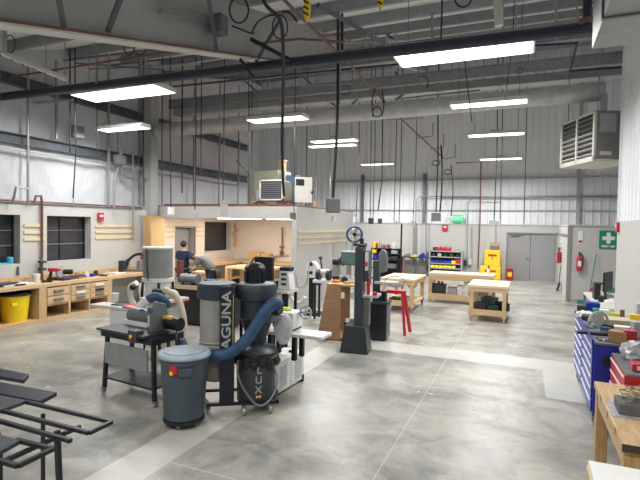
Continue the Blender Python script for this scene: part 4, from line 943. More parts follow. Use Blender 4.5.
# round grey bin
t = thing('round_bin', 'big round grey plastic bin with dusty lid and blue hose, on wheels', 'bin', (-3.55, 4.42, 0))
B().lathe([(.215, .09), (.225, .10), (.262, .72), (.275, .73), (.275, .80), (.262, .80)], n=32).build('bin_body', CAN, t)
B().lathe([(.275, .795), (.295, .79), (.30, .81), (.28, .835), (.23, .835), (.225, .85), (.05, .865), (.001, .865)], n=32).build('lid', LIDM, t)
B().lathe([(.235, .055), (.235, .09), (.001, .09)], n=24).build('dolly', BLACK, t)
for k in range(5):
    a = 2*PI*k/5 + .35 - PI/2; caster(t, .17*math.cos(a), .17*math.sin(a), .025)
fa = math.atan2(-4.52, 3.63)    # towards the camera
def around(a, r, z): return (r*math.cos(a), r*math.sin(a), z)
o = B().box(around(fa-.45, .272, .69), (.09, .012, .09), Matrix.Rotation(fa-.45+PI/2, 4, 'Z')).build('red_sticker', RED, t)
B().box(around(fa-.53, .276, .655), (.035, .012, .04), Matrix.Rotation(fa-.53+PI/2, 4, 'Z')).build('yellow_sticker', YEL, t)
for da in (.02,): B().box(around(fa+da, .272, .66), (.15, .02, .09), Matrix.Rotation(fa+da+PI/2, 4, 'Z')).build('hand_grip', CAN, t, bevel=.008)
# the cyclone dust collector
LR = math.radians(33)
t = thing('dust_collector', 'tall black cyclone dust collector with white vertical lettering', 'dust collector', (-3.27, 5.06, 0), LR)
B().lathe([(.235, 1.38), (.25, 1.39), (.25, 1.54), (.235, 1.56), (.001, 1.56)], (-.24, .08, 0), 28).build('filter_cap', mat('navy_grey_paint', (.026, .036, .050), .4), t)
B().lathe([(.225, 1.556), (.22, 1.566), (.001, 1.57)], (-.24, .08, 0), 28).build('dusty_top', LIDM, t)
B().lathe([(.225, 1.554), (.22, 1.564), (.001, 1.566)], (.25, .05, 0), 28).build('dusty_top', LIDM, t)
b = B()
N = 72
r0 = [b.bm.verts.new((-.24+(.205+.006*(k % 2))*math.cos(2*PI*k/N), .08+(.205+.006*(k % 2))*math.sin(2*PI*k/N), .84)) for k in range(N)]
r1 = [b.bm.verts.new((v.co.x, v.co.y, 1.38)) for v in r0]
for k in range(N): b.bm.faces.new((r0[k], r0[(k+1) % N], r1[(k+1) % N], r1[k]))
b.build('filter_cartridge', PLEAT, t)
B().lathe([(.20, .76), (.225, .78), (.225, .80), (.205, .82), (.225, .84), (.21, .86)], (-.24, .08, 0), 28).build('filter_ring', PLEAT, t)
B().lathe([(.16, .36), (.19, .42), (.195, .70), (.18, .76)], (-.24, .08, 0), 20).build('dust_bag', mat('beige_dust_bag', (.26, .235, .21), .7, bump=.4, bscale=9), t)
B().lathe([(.235, 1.36), (.25, 1.37), (.25, 1.52), (.235, 1.55), (.001, 1.56)], (.25, .05, 0), 30).build('fan_housing', MATS['navy_grey_paint'], t)
B().lathe([(.215, 1.36), (.215, 1.14), (.225, 1.13), (.20, 1.11), (.105, .80), (.105, .76)], (.25, .05, 0), 28).build('cyclone_cone', MATS['navy_grey_paint'], t)
B().lathe([(.25, .70), (.27, .72), (.24, .76), (.12, .80), (.001, .81)], (.25, .02, 0), 28).build('bin_lid', DGREY, t)
g = B().lathe([(.225, .10), (.235, .11), (.25, .70), (.24, .71)], (.25, .02, 0), 28).build('collection_bin', mat('bin_graphite', (.045, .052, .062), .45), t)
text('L', .12, LGREY, g, (.275, -.232, .53), (PI/2-.02, 0, .09), bold=.002)
text('U', .12, LGREY, g, (.272, -.229, .41), (PI/2-.02, 0, .09), bold=.002)
text('X', .12, LGREY, g, (.270, -.226, .29), (PI/2-.02, 0, .09), bold=.002)
B().box((.255, -.212, .205), (.025, .012, .025)).box((.29, -.212, .205), (.025, .012, .025)).build('yellow_dots', YEL, g)
B().tube(smooth_path([(.02, -.20, .66), (.02, -.26, .52), (.08, -.30, .36), (.22, -.33, .17), (.34, -.33, .15), (.46, -.26, .26), (.50, -.16, .42), (.47, -.10, .52)]), .013, 8).build('wire_handle', MGREY, t)
B().tube([(.25+.255*math.cos(a*PI/12), .02+.255*math.sin(a*PI/12), .67+.02*math.sin(a*1.7)) for a in range(24)], .020, 6, closed=True).build('clamp_ring', BLACK, t)
for k in range(9):
    a = -2.9+.40*k; B().sph((.25+.25*math.cos(a), .02+.25*math.sin(a), .62-.03*(k % 2)), .05, (1, .7, 1.1 + .3*(k % 3)), 8).build('bag_fold', BLACK, t)
pn = B().bx(-.195, -.02, -.235, -.19, .14, 1.55).build('front_panel', mat('navy_black_panel', (.008, .012, .022), .35), t, bevel=.004)
lt = text('LAGUNA', .15, LGREY, pn, (-.118, -.237, 1.10), (PI/2, -PI/2, 0), bold=.003); lt.scale = (.79/max(.1, lt.dimensions.x), 1, 1)
B().bx(-.046, -.038, -.240, -.236, .76, 1.46).build('gold_stripe', GOLD, pn)
b = B(); b.bx(-.34, .52, -.24, -.20, .12, .155).bx(-.5, .52, .26, .30, .12, .155).bar((-.48, .28, .137), (-.32, -.22, .137), .04, .035).bx(.48, .52, -.24, .30, .12, .155); b.build('base_frame', BLKM, t)
for px_ in (-.14, .06): B().bar((px_, .28, .15), (px_, .28, 1.4), .04).build('rear_post', BLKM, t)
for (a, c) in ((-.33, -.12), (.10, -.24), (.42, -.2), (-.42, .26), (.42, .26)): caster(t, a, c, .05)
m_ = B().lathe([(.11, 1.55), (.115, 1.57), (.115, 1.72), (.13, 1.73), (.13, 1.76), (.10, 1.80), (.05, 1.82), (.001, 1.82)], (.22, .05, 0), 22).build('motor', BLKM, t)
for k in range(10):
    a = 2*PI*k/10; B().box((.22+.118*math.cos(a), .05+.118*math.sin(a), 1.64), (.014, .03, .14), Matrix.Rotation(a+PI/2, 4, 'Z')).build('cooling_fin', BLKM, m_)
B().cyl((.38, -.1, 1.24), (.52, -.20, 1.28), .075, n=16).build('inlet_port', CHAR, t)
# hose from bin to the collector
hp = smooth_path([P(203, 357, Y=4.70), P(215, 356, Y=4.74), P(232, 352, Y=4.80), P(247, 339, Y=4.84), P(258, 322, Y=4.88), P(267, 309, Y=4.92), P(275, 303, Y=4.98), P(279, 305, Y=5.05)], 14)
o = B().tube(hp, .070, 14, wob=.02).build('dust_hose', HOSEB); recenter(o); tag(o, 'thick blue flexible hose arching from the grey bin to the planer', 'hose')
# planer with white table
t = thing('thickness_planer', 'white planer with red mark, hand wheel and long white tables', 'planer', (-3.03, 6.02, 0))
B().bx(-.25, .64, -.30, .05, .80, .845).build('table', WHITE, t, bevel=.008)
B().bx(-.10, .17, -.20, .12, .87, 1.10).build('planer_head', WHITE, t, bevel=.02)
B().bx(-.08, .15, -.19, .1, .845, .875).build('cutter_slot', BLACK, t)
B().box((.10, -.205, .985), (.07, .01, .07)).build('red_logo', RED, t)
for k in (0, 1): B().box((.10, -.213, .965+.035*k), (.05, .006, .012), Matrix.Rotation(.3, 4, 'Y')).build('logo_stroke', WHITE, t)
hw = B().tube([(.27+.085*math.cos(a*PI/10), -.02, 1.09+.085*math.sin(a*PI/10)) for a in range(20)], .014, 6, closed=True).build('hand_wheel', LGREY, t)
B().bar((.19, -.02, 1.09), (.35, -.02, 1.09), .016).bar((.27, -.02, 1.01), (.27, -.02, 1.17), .016).cyl((.27, -.04, 1.09), (.17, .02, 1.09), .02).build('wheel_spoke', LGREY, hw)
for (a, c) in ((-.15, -.25), (.22, -.02), (-.15, .0), (.22, -.25)): B().bx(a-.03, a+.03, c-.03, c+.03, .48, .80).build('leg', BLKM, t)
B().sph((-.04, -.02, 1.11), .07, (1.4, .9, .5)).build('lime_rag', LIME, t)
# clear dust boot in front of the planer
b = B(); b.lathe([(.05, 0), (.085, .05), (.12, .15), (.125, .25), (.10, .33), (.06, .38)], n=20)
q = P(283, 342, Y=5.45)
o = one(b, 'dust_boot', CLEAR, 'cloudy clear plastic dust boot hanging beside the white planer', 'dust boot', (q.x, 5.45, q.z-.02))
one(B().cyl((0, 0, 0), (-.06, -.09, .02), .06, .055, n=16).cyl((-.06, -.09, .02), (-.061, -.092, .02), .045, n=16), 'hose_collar', MGREY, 'grey round hose collar at the end of the blue hose', 'hose collar', P(277, 319, Y=5.16))
t = thing('extractor_cabinet', 'low white louvred machine cabinet on the floor right of the collector', 'cabinet', (-3.14, 5.98, 0), -.04)
B().bx(-.17, .17, -.40, .02, .03, .46).build('cabinet', WHITE, t, bevel=.015)
B().bx(-.17, .17, .03, .42, .03, .46).build('cabinet', WHITE, t, bevel=.015)
for (a, c) in ((-.17, -.40), (.11, -.40), (.11, .36)): B().bx(a, a+.065, c-.004, c+.06, .0, .10).build('corner_foot', BLACK, t)
for k in range(8):
    B().box((.174, -.19, .12+.036*k), (.012, .18, .010), Matrix.Rotation(.4, 4, 'Y')).build('louvre', LGREY, t)
    B().box((.174, .23, .12+.036*k), (.012, .18, .010), Matrix.Rotation(.4, 4, 'Y')).build('louvre', LGREY, t)
for y_ in (-.28, .2): B().box((.10, y_, .475), (.12, .05, .03)).build('latch', BLACK, t)
# sander on stand, left
t = thing('drum_sander', 'dark drum sander on an open black stand with casters', 'sander', (-4.64, 4.88, 0), -.12)
for (a, c) in ((-.44, -.17), (.44, -.17), (-.44, .22), (.44, .22)):
    k = .04 if a < 0 else -.04
    B().bar((a*1.10, c*1.1, .08), (a, c, .84), .045, .045).build('leg', BLKM, t)
    caster(t, a*1.14, c*1.1, .032)
B().bx(-.48, .47, -.21, .26, .21, .235).build('lower_shelf', BLKM, t)
B().bx(-.46, .36, -.205, -.185, .42, .70).build('front_tray_panel', mat('galv_tray', (.33, .35, .36), .35, .5), t)
B().bx(-.50, .50, -.24, .28, .78, .87).build('table_frame', BLKM, t, bevel=.006)
B().bx(-.50, .42, -.30, .10, .87, .90).build('conveyor_table', CHAR, t)
B().cyl((-.36, .16, 1.02), (.22, .16, 1.02), .105, n=24).build('drum_cover', MGREY, t)
B().bx(-.42, .24, .06, .26, .90, .96).build('drum_bed', WHITE, t)
B().tube([(-.09+.05*math.cos(a*PI/6), .10, 1.10+.02*math.sin(a*PI/6)) for a in range(12)], .008, 5, closed=True).build('latch_ring', BLACK, t)
B().prism([(-.18, .90), (.06, .90), (.10, 1.05), (.06, 1.24), (-.06, 1.28), (-.17, 1.15)], .085, (.26, .06, 0), 'x').build('end_housing', mat('sander_hub_grey', (.13, .14, .15), .45), t, bevel=.01)
B().box((.30, -.125, 1.05), (.022, .012, .14)).build('scale_plate', OFFW, t)
B().cyl((.37, .12, 1.0), (.60, .12, 1.0), .085, n=18).build('motor', BLKM, t)
B().box((.42, .10, 1.07), (.16, .08, .04)).build('brass_box', GOLD, t)
B().cyl((.30, -.09, 1.18), (.30, -.115, 1.18), .04, n=14).build('blue_gauge', HOSEB, t)
sw = B().bx(.14, .30, -.32, -.20, .80, .95).build('control_box', DGREY, t, bevel=.01)
B().cyl((.21, -.335, .88), (.21, -.32, .88), .022).build('yellow_switch', YEL, sw); B().cyl((.21, -.335, .84), (.21, -.32, .84), .02).build('red_button', RED, sw)
o = B().tube(smooth_path([(.50, .15, .9), (.56, .10, .76), (.52, .12, .6), (.6, .1, .5)]), .012, 6).build('power_cable', BLACK, t)
# white elbow + blue hose above the sander
o = B().tube(smooth_path([P(137, 314, Y=5.35), P(141, 306, Y=5.4), P(148, 300, Y=5.45)]), .062, 12).build('duct_elbow', WHITE); recenter(o); tag(o, 'white plastic elbow on top of the drum sander', 'duct elbow')
o = B().tube(smooth_path([P(148, 300, Y=5.47), P(155, 296.5, Y=5.5), P(162, 299, Y=5.6), P(168, 305, Y=5.75)], 10), .065, 14, wob=.03).build('dust_hose', HOSEB); recenter(o); tag(o, 'short blue hose curving over behind the drum sander', 'hose')
o = B().tube(smooth_path([P(181, 340, Y=5.9), P(186, 352, Y=5.9), P(189, 368, Y=5.8), P(190, 385, Y=5.8)], 8), .07, 12, wob=.03).build('dust_hose', HOSEB); recenter(o); tag(o, 'dark blue hose running down behind the grey bin', 'hose')
# tall grey filter canister behind
t = thing('filter_canister', 'big light grey cylindrical filter canister with white rims behind the sander', 'dust collector', (-6.52, 7.3, 0))
B().lathe([(.275, 1.24)] + [(.279 if k % 2 else .275, 1.24 + .0197*k) for k in range(30)], n=56).build('filter', mat('canister_grey', (.27, .28, .29), .5), t)
B().lathe([(.285, 1.79), (.295, 1.80), (.295, 1.83), (.001, 1.84)], n=36).build('top_rim', WHITE, t)
B().lathe([(.25, 1.14), (.295, 1.17), (.295, 1.23), (.27, 1.25)], n=36).build('bottom_rim', WHITE, t)
B().lathe([(.11, .45), (.14, .62), (.22, .95), (.25, 1.14)], n=24).build('cone', WHITE, t)
B().lathe([(.20, .05), (.25, .07), (.25, .44), (.12, .46)], n=24).build('drum', CHAR, t)
for k in range(4):
    a = PI/4+PI/2*k; B().bar((.34*math.cos(a), .34*math.sin(a), 0), (.27*math.cos(a), .27*math.sin(a), 1.2), .035).build('leg', BLKM, t)
B().tube([(-.02, -.285, 1.8), (.0, -.30, 1.5), (.03, -.295, 1.2)], .009, 6).build('black_wire', BLACK, t)
B().bx(-.21, -.16, -.24, -.18, 1.60, 1.65).build('red_label', RED, t)
# white jointer/bandsaw machine between bench and canister
t = thing('jointer', 'white machine with a long pale wing table and red ring beside the sander', 'jointer', (-6.2, 6.05, 0))
B().bx(-.52, .50, -.16, .14, .86, .905).build('wing_table', OFFW, t, bevel=.006)
B().bx(-.1, .40, -.14, .12, .10, .86).build('base_cabinet', WHITE, t, bevel=.02)
B().bx(-.12, .42, -.16, .14, 0, .10).build('plinth', BLACK, t)
B().lathe([(.15, 0), (.155, .02), (.12, .035)], (.28, -.02, .905), 22).build('red_ring', RED, t)
B().bx(-.15, .18, -.05, .08, .905, .92).build('blue_grey_fence', HOSEB, t)
one(B().lathe([(.05, 0), (.06, .13), (.062, .14)], n=14), 'white_cup', WHITE, 'white cup on the wing table of the white machine', 'cup', P(115, 301.5, Y=6.05)+Vector((0, 0, .0)))
t = thing('bench_sander', 'small white curved machine under the bench end left of the canister', 'machine', (-7.45, 7.95, 0))
B().lathe([(.18, 0), (.20, .05), (.12, .12), (.10, .62), (.001, .64)], n=20).build('pedestal', WHITE, t)
B().sph((0, 0, .84), .17, (.9, .7, 1.25), 16).build('head', WHITE, t)
B().tube(smooth_path([(-.18, -.05, 1.0), (-.36, -.05, .88), (-.34, -.05, .65), (-.2, -.05, .45), (-.05, -.05, .35)]), .06, 10).build('dust_pipe', OFFW, t)
B().sph((-.18, -.16, .92), .07).build('black_knob', BLACK, t)
t = thing('small_table_saw', 'machine with red-rimmed top and black motor just under the grey canister', 'machine', (-5.75, 6.6, 0))
B().bx(-.34, .34, -.24, .24, .96, 1.0).build('table', OFFW, t)
B().bx(-.35, .35, -.25, .25, .93, .96).build('red_rim', RED, t)
B().bx(-.28, .28, -.2, .2, .3, .93).build('body', LGREY, t, bevel=.02)
for (a, c) in ((-.25, -.18), (.25, -.18), (-.25, .18), (.25, .18)): B().bar((a*1.15, c*1.15, 0), (a, c, .32), .04).build('leg', BLKM, t)
B().cyl((-.2, -.02, 1.08), (.02, -.02, 1.08), .07).build('motor', BLKM, t)
B().sph((.16, 0, 1.07), .10, (1.3, 1, .8)).build('cream_cover', OFFW, t)
o = B().tube(smooth_path([P(165, 290, Y=6.3), P(176, 296, Y=6.2), P(182, 312, Y=6.1), P(184, 330, Y=6.05), P(183, 350, Y=6.0)], 8), .055, 12).build('dust_pipe', mat('cream_hose', (.55, .49, .38), .6)); recenter(o); tag(o, 'cream duct bending down behind the drum sander motor', 'duct')
# red-brown box and bench with lathe behind the collector
t = thing('machine_table', 'dark cabinet table with wooden edge behind the cyclone', 'table', (-6.75, 9.0, 0))
B().bx(-.75, .95, -.3, .35, .86, .90).build('tabletop', CHAR, t)
B().bx(-.75, .95, -.33, -.30, .82, .90).build('wood_edge', WOODL, t)
B().bx(-.72, .92, -.28, .32, .05, .86).build('cabinet', BLKM, t)
t = thing('grey_grinder', 'low grey rounded machine on the dark table under the standing person', 'grinder', (-7.05, 8.95, .90))
B().cyl((-.22, 0, .12), (.22, 0, .12), .12, n=18).build('motor_body', MGREY, t)
B().bx(-.1, .1, -.1, .1, 0, .08).build('pedestal', MGREY, t)
one(B().bx(-.055, .055, -.06, .06, 0, .36).bx(-.057, .057, -.062, .062, .36, .39), 'battery_pack', mat('red_brown_case', (.17, .05, .04), .5), 'upright red-brown box in front of the person in navy', 'box', P(180, 277, Y=9.0))
one(B().bx(-.2, .2, -.16, .16, 0, .06).bx(-.14, .1, -.1, .1, .06, .14), 'tool_case', HOSEB, 'blue-grey case beside the grey grinder', 'case', (-6.45, 8.95, .90))
# dark monitor shape, white grinder table behind the collector
t = thing('upright_board', 'tall dark upright panel just right of the collector motor', 'panel', tuple(P(264, 285, Y=7.0).xy) + (0,))
B().bx(-.17, .17, -.04, .04, 1.1, 1.76).build('panel', BLKM, t, bevel=.01)
B().bx(-.05, .05, -.03, .03, 0, 1.12).build('post', BLKM, t)
B().bx(-.22, .22, -.2, .2, 0, .04).build('foot', BLKM, t)
t = thing('mortiser', 'white slotted machine head on a dark stand right of the motor', 'machine', tuple(P(286.5, 285, Y=7.0).xy) + (0,))
B().bx(-.16, .12, -.2, .2, 1.20, 1.24).build('table', OFFW, t)
B().prism([(-.12, 1.24), (.12, 1.24), (.075, 1.55), (-.075, 1.55)], .2, (0, -.1, 0), 'y').build('head', WHITE, t, bevel=.012)
for z in (1.32, 1.40, 1.48): B().bx(-.045, .045, -.11, -.10, z, z+.035).build('slot', BLACK, t)
B().bx(-.09, .09, -.08, .08, 1.55, 1.61).build('black_top', BLACK, t)
for (a, c) in ((-.13, -.16), (.09, -.16), (-.13, .16), (.09, .16)): B().bar((a, c, 0), (a, c, 1.20), .04).build('leg', BLKM, t)
B().bx(-.28, -.14, -.2, .1, 1.18, 1.38).build('black_side_box', BLACK, t)
B().cyl((-.20, -.23, 1.30), (-.20, -.21, 1.30), .035).build('red_button', RED, t)
# ribbed hose on the wall of the low room
o = B().tube(smooth_path([P(291, 268, Y=9.6), P(296, 276, Y=9.6), P(298, 286, Y=9.6), P(305, 285, Y=9.6), P(308, 276, Y=9.6), P(309, 262, Y=9.7)], 6), .020, 8).build('grey_pipe', LGREY); recenter(o); tag(o, 'pale bent pipe looping between the machines before the low room wall', 'pipe')
o = B().tube(smooth_path([P(291, 297, Y=8.2), P(296, 303, Y=8.2), P(303, 301, Y=8.2), P(305, 297, Y=8.2)], 6), .035, 10).build('white_elbow', WHITE); recenter(o); tag(o, 'white hose elbow low behind the planer', 'duct elbow')
# row of machines along the wall of the low room
t = thing('drill_press', 'dark green drill press head behind the brown cabinet', 'drill press', (-3.50, 10.25, -.0))
B().bx(-.30, .22, -.16, .16, 1.42, 1.68).build('head', GREENM, t, bevel=.03)
B().bx(-.31, .23, -.17, .17, 1.68, 1.73).build('belt_cover', mat('pale_green_paint', (.24, .33, .30), .5), t, bevel=.01)
B().cyl((.05, .0, 0.05), (.05, .0, 1.45), .05).build('column', MGREY, t)
B().bx(-.2, .25, -.2, .2, 0, .05).build('base', GREENM, t)
B().cyl((-.14, -.02, 1.2), (-.14, -.02, 1.42), .05, n=12).build('quill', CHROME, t)
B().bx(-.3, .12, -.17, .17, 1.04, 1.08).build('table', CHAR, t)
for k in range(3):
    a = 2*PI*k/3; B().cyl((-.30, -.18, 1.5), (-.30+.12*math.cos(a), -.20, 1.5+.12*math.sin(a)), .008, n=6).build('feed_handle', CHAR, t)
t = thing('metal_lathe', 'white machine with black and blue parts by the low room wall', 'machine', tuple(P(313, 270, Y=11.2).xy) + (0,))
B().prism([(-.20, 1.05), (.20, 1.05), (.16, 1.38), (.04, 1.52), (-.12, 1.46)], .25, (0, -.12, 0), 'y').build('head', WHITE, t, bevel=.02)
B().bx(-.12, .04, -.135, -.12, 1.16, 1.24).build('black_slot', BLACK, t)
B().cyl((-.02, -.15, 1.44), (-.02, -.10, 1.44), .06).build('black_dial', BLACK, t)
B().bx(-.09, .05, -.06, .08, .1, 1.05).build('stand', BLKM, t)
B().bx(-.2, .2, -.16, .2, 0, .1).build('foot', BLKM, t)
B().bx(.10, .28, -.14, 0, .86, 1.0).build('blue_motor', BLUE, t)
t.scale = (.92, .92, .915)
t = thing('bench_grinder', 'white bench machine with black arches beside the white machine', 'machine', tuple(P(325, 270, Y=10.9).xy) + (0,))
B().bx(-.28, .28, -.2, .2, .98, 1.06).build('machine_bed', WHITE, t, bevel=.01)
for x in (-.16, .14): B().cyl((x-.05, -.05, 1.2), (x+.05, -.05, 1.2), .14, n=18).build('black_wheel_guard', BLACK, t)
B().cyl((-.12, 0, 1.26), (.12, 0, 1.26), .09).build('motor', WHITE, t)
for (a, c) in ((-.22, -.15), (.22, -.15), (-.22, .15), (.22, .15)): B().bar((a, c, 0), (a, c, .98), .05).build('leg', BLKM, t)
B().bar((-.1, .05, 1.3), (-.16, .05, 1.62), .03).sph((-.16, .05, 1.64), .05).build('task_lamp', CHAR, t)
t.scale = (.9, .9, .91)
t = thing('small_press', 'small dark and chrome machine left of the green drill press', 'machine', tuple(P(336, 270, Y=10.6).xy) + (0,))
B().cyl((-.05, -.05, 1.45), (.12, -.05, 1.45), .08, n=16).build('black_pulley', BLACK, t)
B().bx(-.08, .12, -.08, .1, 1.1, 1.4).build('body', LGREY, t, bevel=.02)
B().tube([(.2+.07*math.cos(a*PI/8), -.06, 1.5+.12*math.sin(a*PI/8)) for a in range(16)], .018, 6, closed=True).build('hoop', BLACK, t)
B().bx(-.06, .08, -.06, .08, 0, 1.1).build('stand', CHAR, t)
# shop fan
q = P(354.5, 234.5, Y=14.5)
t = thing('shop_fan', 'blue-rimmed round fan on a pale grey cabinet near the back corner', 'fan', (q.x, 14.5, 0), .3)
zc = q.z
B().tube([(.24*math.cos(a*PI/14), 0, zc+.24*math.sin(a*PI/14)) for a in range(28)], .035, 8, closed=True).build('fan_rim', mat('dark_blue_rim', (.02, .05, .16), .4), t)
B().cyl((0, -.03, zc), (0, .1, zc), .06).build('hub', BLKM, t)
for k in range(5):
    a = 2*PI*k/5; B().box((.13*math.cos(a), .02, zc+.13*math.sin(a)), (.17, .012, .10), Matrix.Rotation(-a, 4, 'Y') @ Matrix.Rotation(.4, 4, 'X')).build('blade', LGREY, t)
for k in range(3): B().tube([((.09+.05*k)*math.cos(a*PI/10), -.05, zc+(.09+.05*k)*math.sin(a*PI/10)) for a in range(20)], .004, 4, closed=True).build('grille_ring', COND, t)
B().bx(-.02, .40, -.12, .14, zc-.36, zc-.28).build('black_shelf', BLACK, t)
B().bx(.18, .30, -.04, .04, zc-.28, zc-.12).build('bracket', BLKM, t)
B().bx(.02, .38, -.12, .14, 0, zc-.36).build('cabinet', LGREY, t, bevel=.01)
B().bar((-.05, 0, zc-.2), (-.14, 0, .2), .06).bar((-.25, 0, zc-.2), (-.22, 0, .2), .03).bx(-.3, .0, -.1, .1, 0, .2).build('silver_strut', GALV, t)
# brown plywood machine cabinet
t = thing('brown_cabinet', 'open-sided brown plywood cabinet with slanted front, machines on top', 'cabinet', (-3.42, 9.25, 0), .06)
B().prism([(-.42, .02), (.06, .02), (.06, 1.12), (-.22, 1.12)], .02, (0, -.35, 0), 'y').build('front_panel', BROWNP, t)
B().prism([(-.42, .02), (.06, .02), (.06, 1.12), (-.22, 1.12)], .02, (0, .33, 0), 'y').build('back_panel', BROWNP, t)
B().bx(-.24, .46, -.35, .35, 1.10, 1.14).build('top', PLY, t)
B().bx(-.40, .40, -.33, .33, .04, .07).build('bottom', BROWNP, t)
B().bx(.38, .40, .0, .33, .07, 1.1).build('side_panel', BROWNP, t)
B().bx(.07, .14, -.36, -.35, .86, .98).build('paper_label', PAPER, t)
B().bx(.10, .36, -.2, .2, .07, .36).build('black_bin', BLACK, t)
B().bx(.14, .22, -.24, -.2, .36, .44).build('white_jug', WHITE, t)
for i, (x, y, sz, m_, lb) in enumerate(((-3.52, 9.1, (.14, .10, .05), ORANGE, 'orange tool on the brown plywood cabinet'), (-3.40, 9.28, (.12, .10, .10), BLACK, 'black block on the brown plywood cabinet'), (-3.24, 9.12, (.2, .12, .04), TAN, 'brown offcut on the brown plywood cabinet'), (-3.10, 9.3, (.12, .1, .16), TAN, 'small wooden box on the right part of the brown cabinet'), (-3.5, 9.42, (.2, .1, .12), LGREY, 'pale grey tool at the back of the brown cabinet'))):
    one(B().bx(-sz[0]/2, sz[0]/2, -sz[1]/2, sz[1]/2, 0, sz[2]).cyl((0, 0, sz[2]*.9), (0, 0, sz[2]*1.3), .02), 'cabinet_item', m_, lb, 'tool', (x, y, 1.14), .5*i, bevel=.004)
# tall band saw column
t = thing('band_saw', 'tall slim dark grey band saw column on a flared black base', 'band saw', (-2.80, 8.36, 0), .12)
B().prism([(-.27, 0), (.25, 0), (.19, .50), (-.19, .50)], .42, (0, -.22, 0), 'y').build('flared_base', mat('dark_base', (.03, .038, .045), .4), t, bevel=.015)
B().bx(-.03, .12, -.16, .10, .50, 1.92).build('column', DGREY, t, bevel=.012)
B().bx(.12, .22, -.12, .10, 1.30, 1.86).build('upper_wheel_housing', DGREY, t, bevel=.01)
B().bx(.12, .23, -.10, .10, .50, 1.0).build('lower_housing', MGREY, t)
B().bx(.13, .40, -.2, .24, 1.02, 1.06).build('table', LGREY, t)
B().bx(.18, .24, -.10, -.06, 1.06, 1.35).build('red_guide_post', RED, t)
B().bx(.30, .38, -.16, -.06, 1.06, 1.12).build('red_knob', RED, t)
B().bx(.15, .21, -.13, -.12, 1.50, 1.84).build('white_label', WHITE, t)
B().bx(.16, .20, -.14, -.13, 1.58, 1.66).build('red_label', RED, t)
B().bx(.0, .14, -.12, .08, 1.92, 1.96).build('top_cap', BLACK, t)
t = thing('tool_cabinet', 'small black drawer cabinet right of the band saw base', 'cabinet', (-2.69, 9.50, 0), .1)
B().bx(-.17, .17, -.24, .24, .03, .74).build('cabinet_body', mat('near_black_cabinet', (.012, .014, .02), .35), t, bevel=.008)
for z in (.08, .30, .52):
    dr = B().bx(.17, .18, -.22, .22, z, z+.19).build('drawer', MGREY, t); B().bx(.18, .195, -.08, .08, z+.13, z+.15).build('handle', CHROME, dr)
B().bx(-.19, .19, -.26, .26, .74, .78).build('top', CHAR, t)
t = thing('slim_band_saw', 'second slim grey band saw with a round upper housing on the black cabinet', 'band saw', (-2.70, 9.55, .78), .1)
B().prism([(-.07, .55), (.12, .60), (.14, .85), (.10, 1.02), (.02, 1.06), (-.05, .95)], .12, (0, -.06, 0), 'y').build('upper_housing', MGREY, t, bevel=.02)
B().bx(-.16, -.02, -.06, .06, .0, .82).build('frame', DGREY, t, bevel=.01)
B().bx(-.1, .36, -.2, .16, .36, .40).build('table', LGREY, t)
B().bx(-.15, .12, -.1, .1, .0, .2).build('lower_housing', BLKM, t)
B().tube([(.30+.2*math.cos(a*PI/10), -.1, .42+.10*math.sin(a*PI/10)) for a in range(20)], .010, 5, closed=True).build('blade_loop', COND, t)
# red stool
t = thing('red_sawhorse', 'bright red metal folding sawhorse right of the black cabinet', 'sawhorse', (-2.42, 10.15, 0))
B().bx(-.42, .10, -.06, .06, .86, .93).build('top_rail', RED, t, bevel=.006)
for i, (a, b_) in enumerate((((.04, -.04, .88), (.14, -.16, 0)), ((.06, .05, .88), (.16, .26, 0)), ((-.36, -.04, .88), (-.44, -.16, 0)), ((-.36, .05, .88), (-.44, .26, 0)))):
    B().bar(a, b_, .055, .055).build('leg', RED, t)
# ------------------------------------------------------------------ carts and benches at the back
def cart(lbl, cx, cy, w_, d, h=.90, topm=TOPW):
    t = thing('rolling_cart', lbl, 'cart', (cx, cy, 0))
    B().bx(-w_/2, w_/2, -d/2, d/2, h-.06, h).build('tabletop', topm, t, bevel=.005)
    B().bx(-w_/2+.02, w_/2-.02, -d/2+.02, -d/2+.06, h-.16, h-.06).bx(-w_/2+.02, w_/2-.02, d/2-.06, d/2-.02, h-.16, h-.06).bx(-w_/2+.02, -w_/2+.06, -d/2, d/2, h-.16, h-.06).bx(w_/2-.06, w_/2-.02, -d/2, d/2, h-.16, h-.06).build('apron', WOODL, t)
    for a in (-1, 1):
        for c in (-1, 1):
            B().bx(a*(w_/2-.10)-.045, a*(w_/2-.10)+.045, c*(d/2-.05)-.045, c*(d/2-.05)+.045, .11, h-.06).build('leg', WOODZ, t); caster(t, a*(w_/2-.10), c*(d/2-.05), .045)
    B().bx(-w_/2+.03, w_/2-.03, -d/2+.03, d/2-.03, .22, .25).build('lower_shelf', WOODL, t)
    B().bx(-w_/2+.03, w_/2-.03, -d/2+.02, -d/2+.05, .16, .30).build('shelf_lip', WOODL, t)
    return t
cart('pale wooden rolling cart left of the long bench, behind the red sawhorse', -3.14, 13.5, .98, 1.5)
cart('pale wooden rolling cart in front of the yellow cabinets, nearest to the door', -.80, 13.05, .96, 1.4)
t = thing('long_bench', 'long low pale wooden bench between the two rolling carts', 'workbench', (-1.95, 15.3, 0))
B().bx(-.75, 1.15, -.42, .42, .84, .91).build('worktop', TOPW, t, bevel=.005)
B().bx(-.73, 1.13, -.42, -.38, .70, .84).build('front_apron', WOODL, t)
for a in (-.70, .55, 1.05): B().bx(a-.05, a+.05, -.40, -.30, 0, .84).build('leg', WOODZ, t)
for a in (-.70, 1.05): B().bx(a-.05, a+.05, .30, .40, 0, .84).build('leg', WOODZ, t)
B().bx(-.72, 1.1, -.40, .40, .20, .25).build('lower_shelf', WOODL, t)
B().bx(-.72, 1.1, -.42, -.38, .10, .28).build('shelf_lip', WOODL, t)
zc = .25
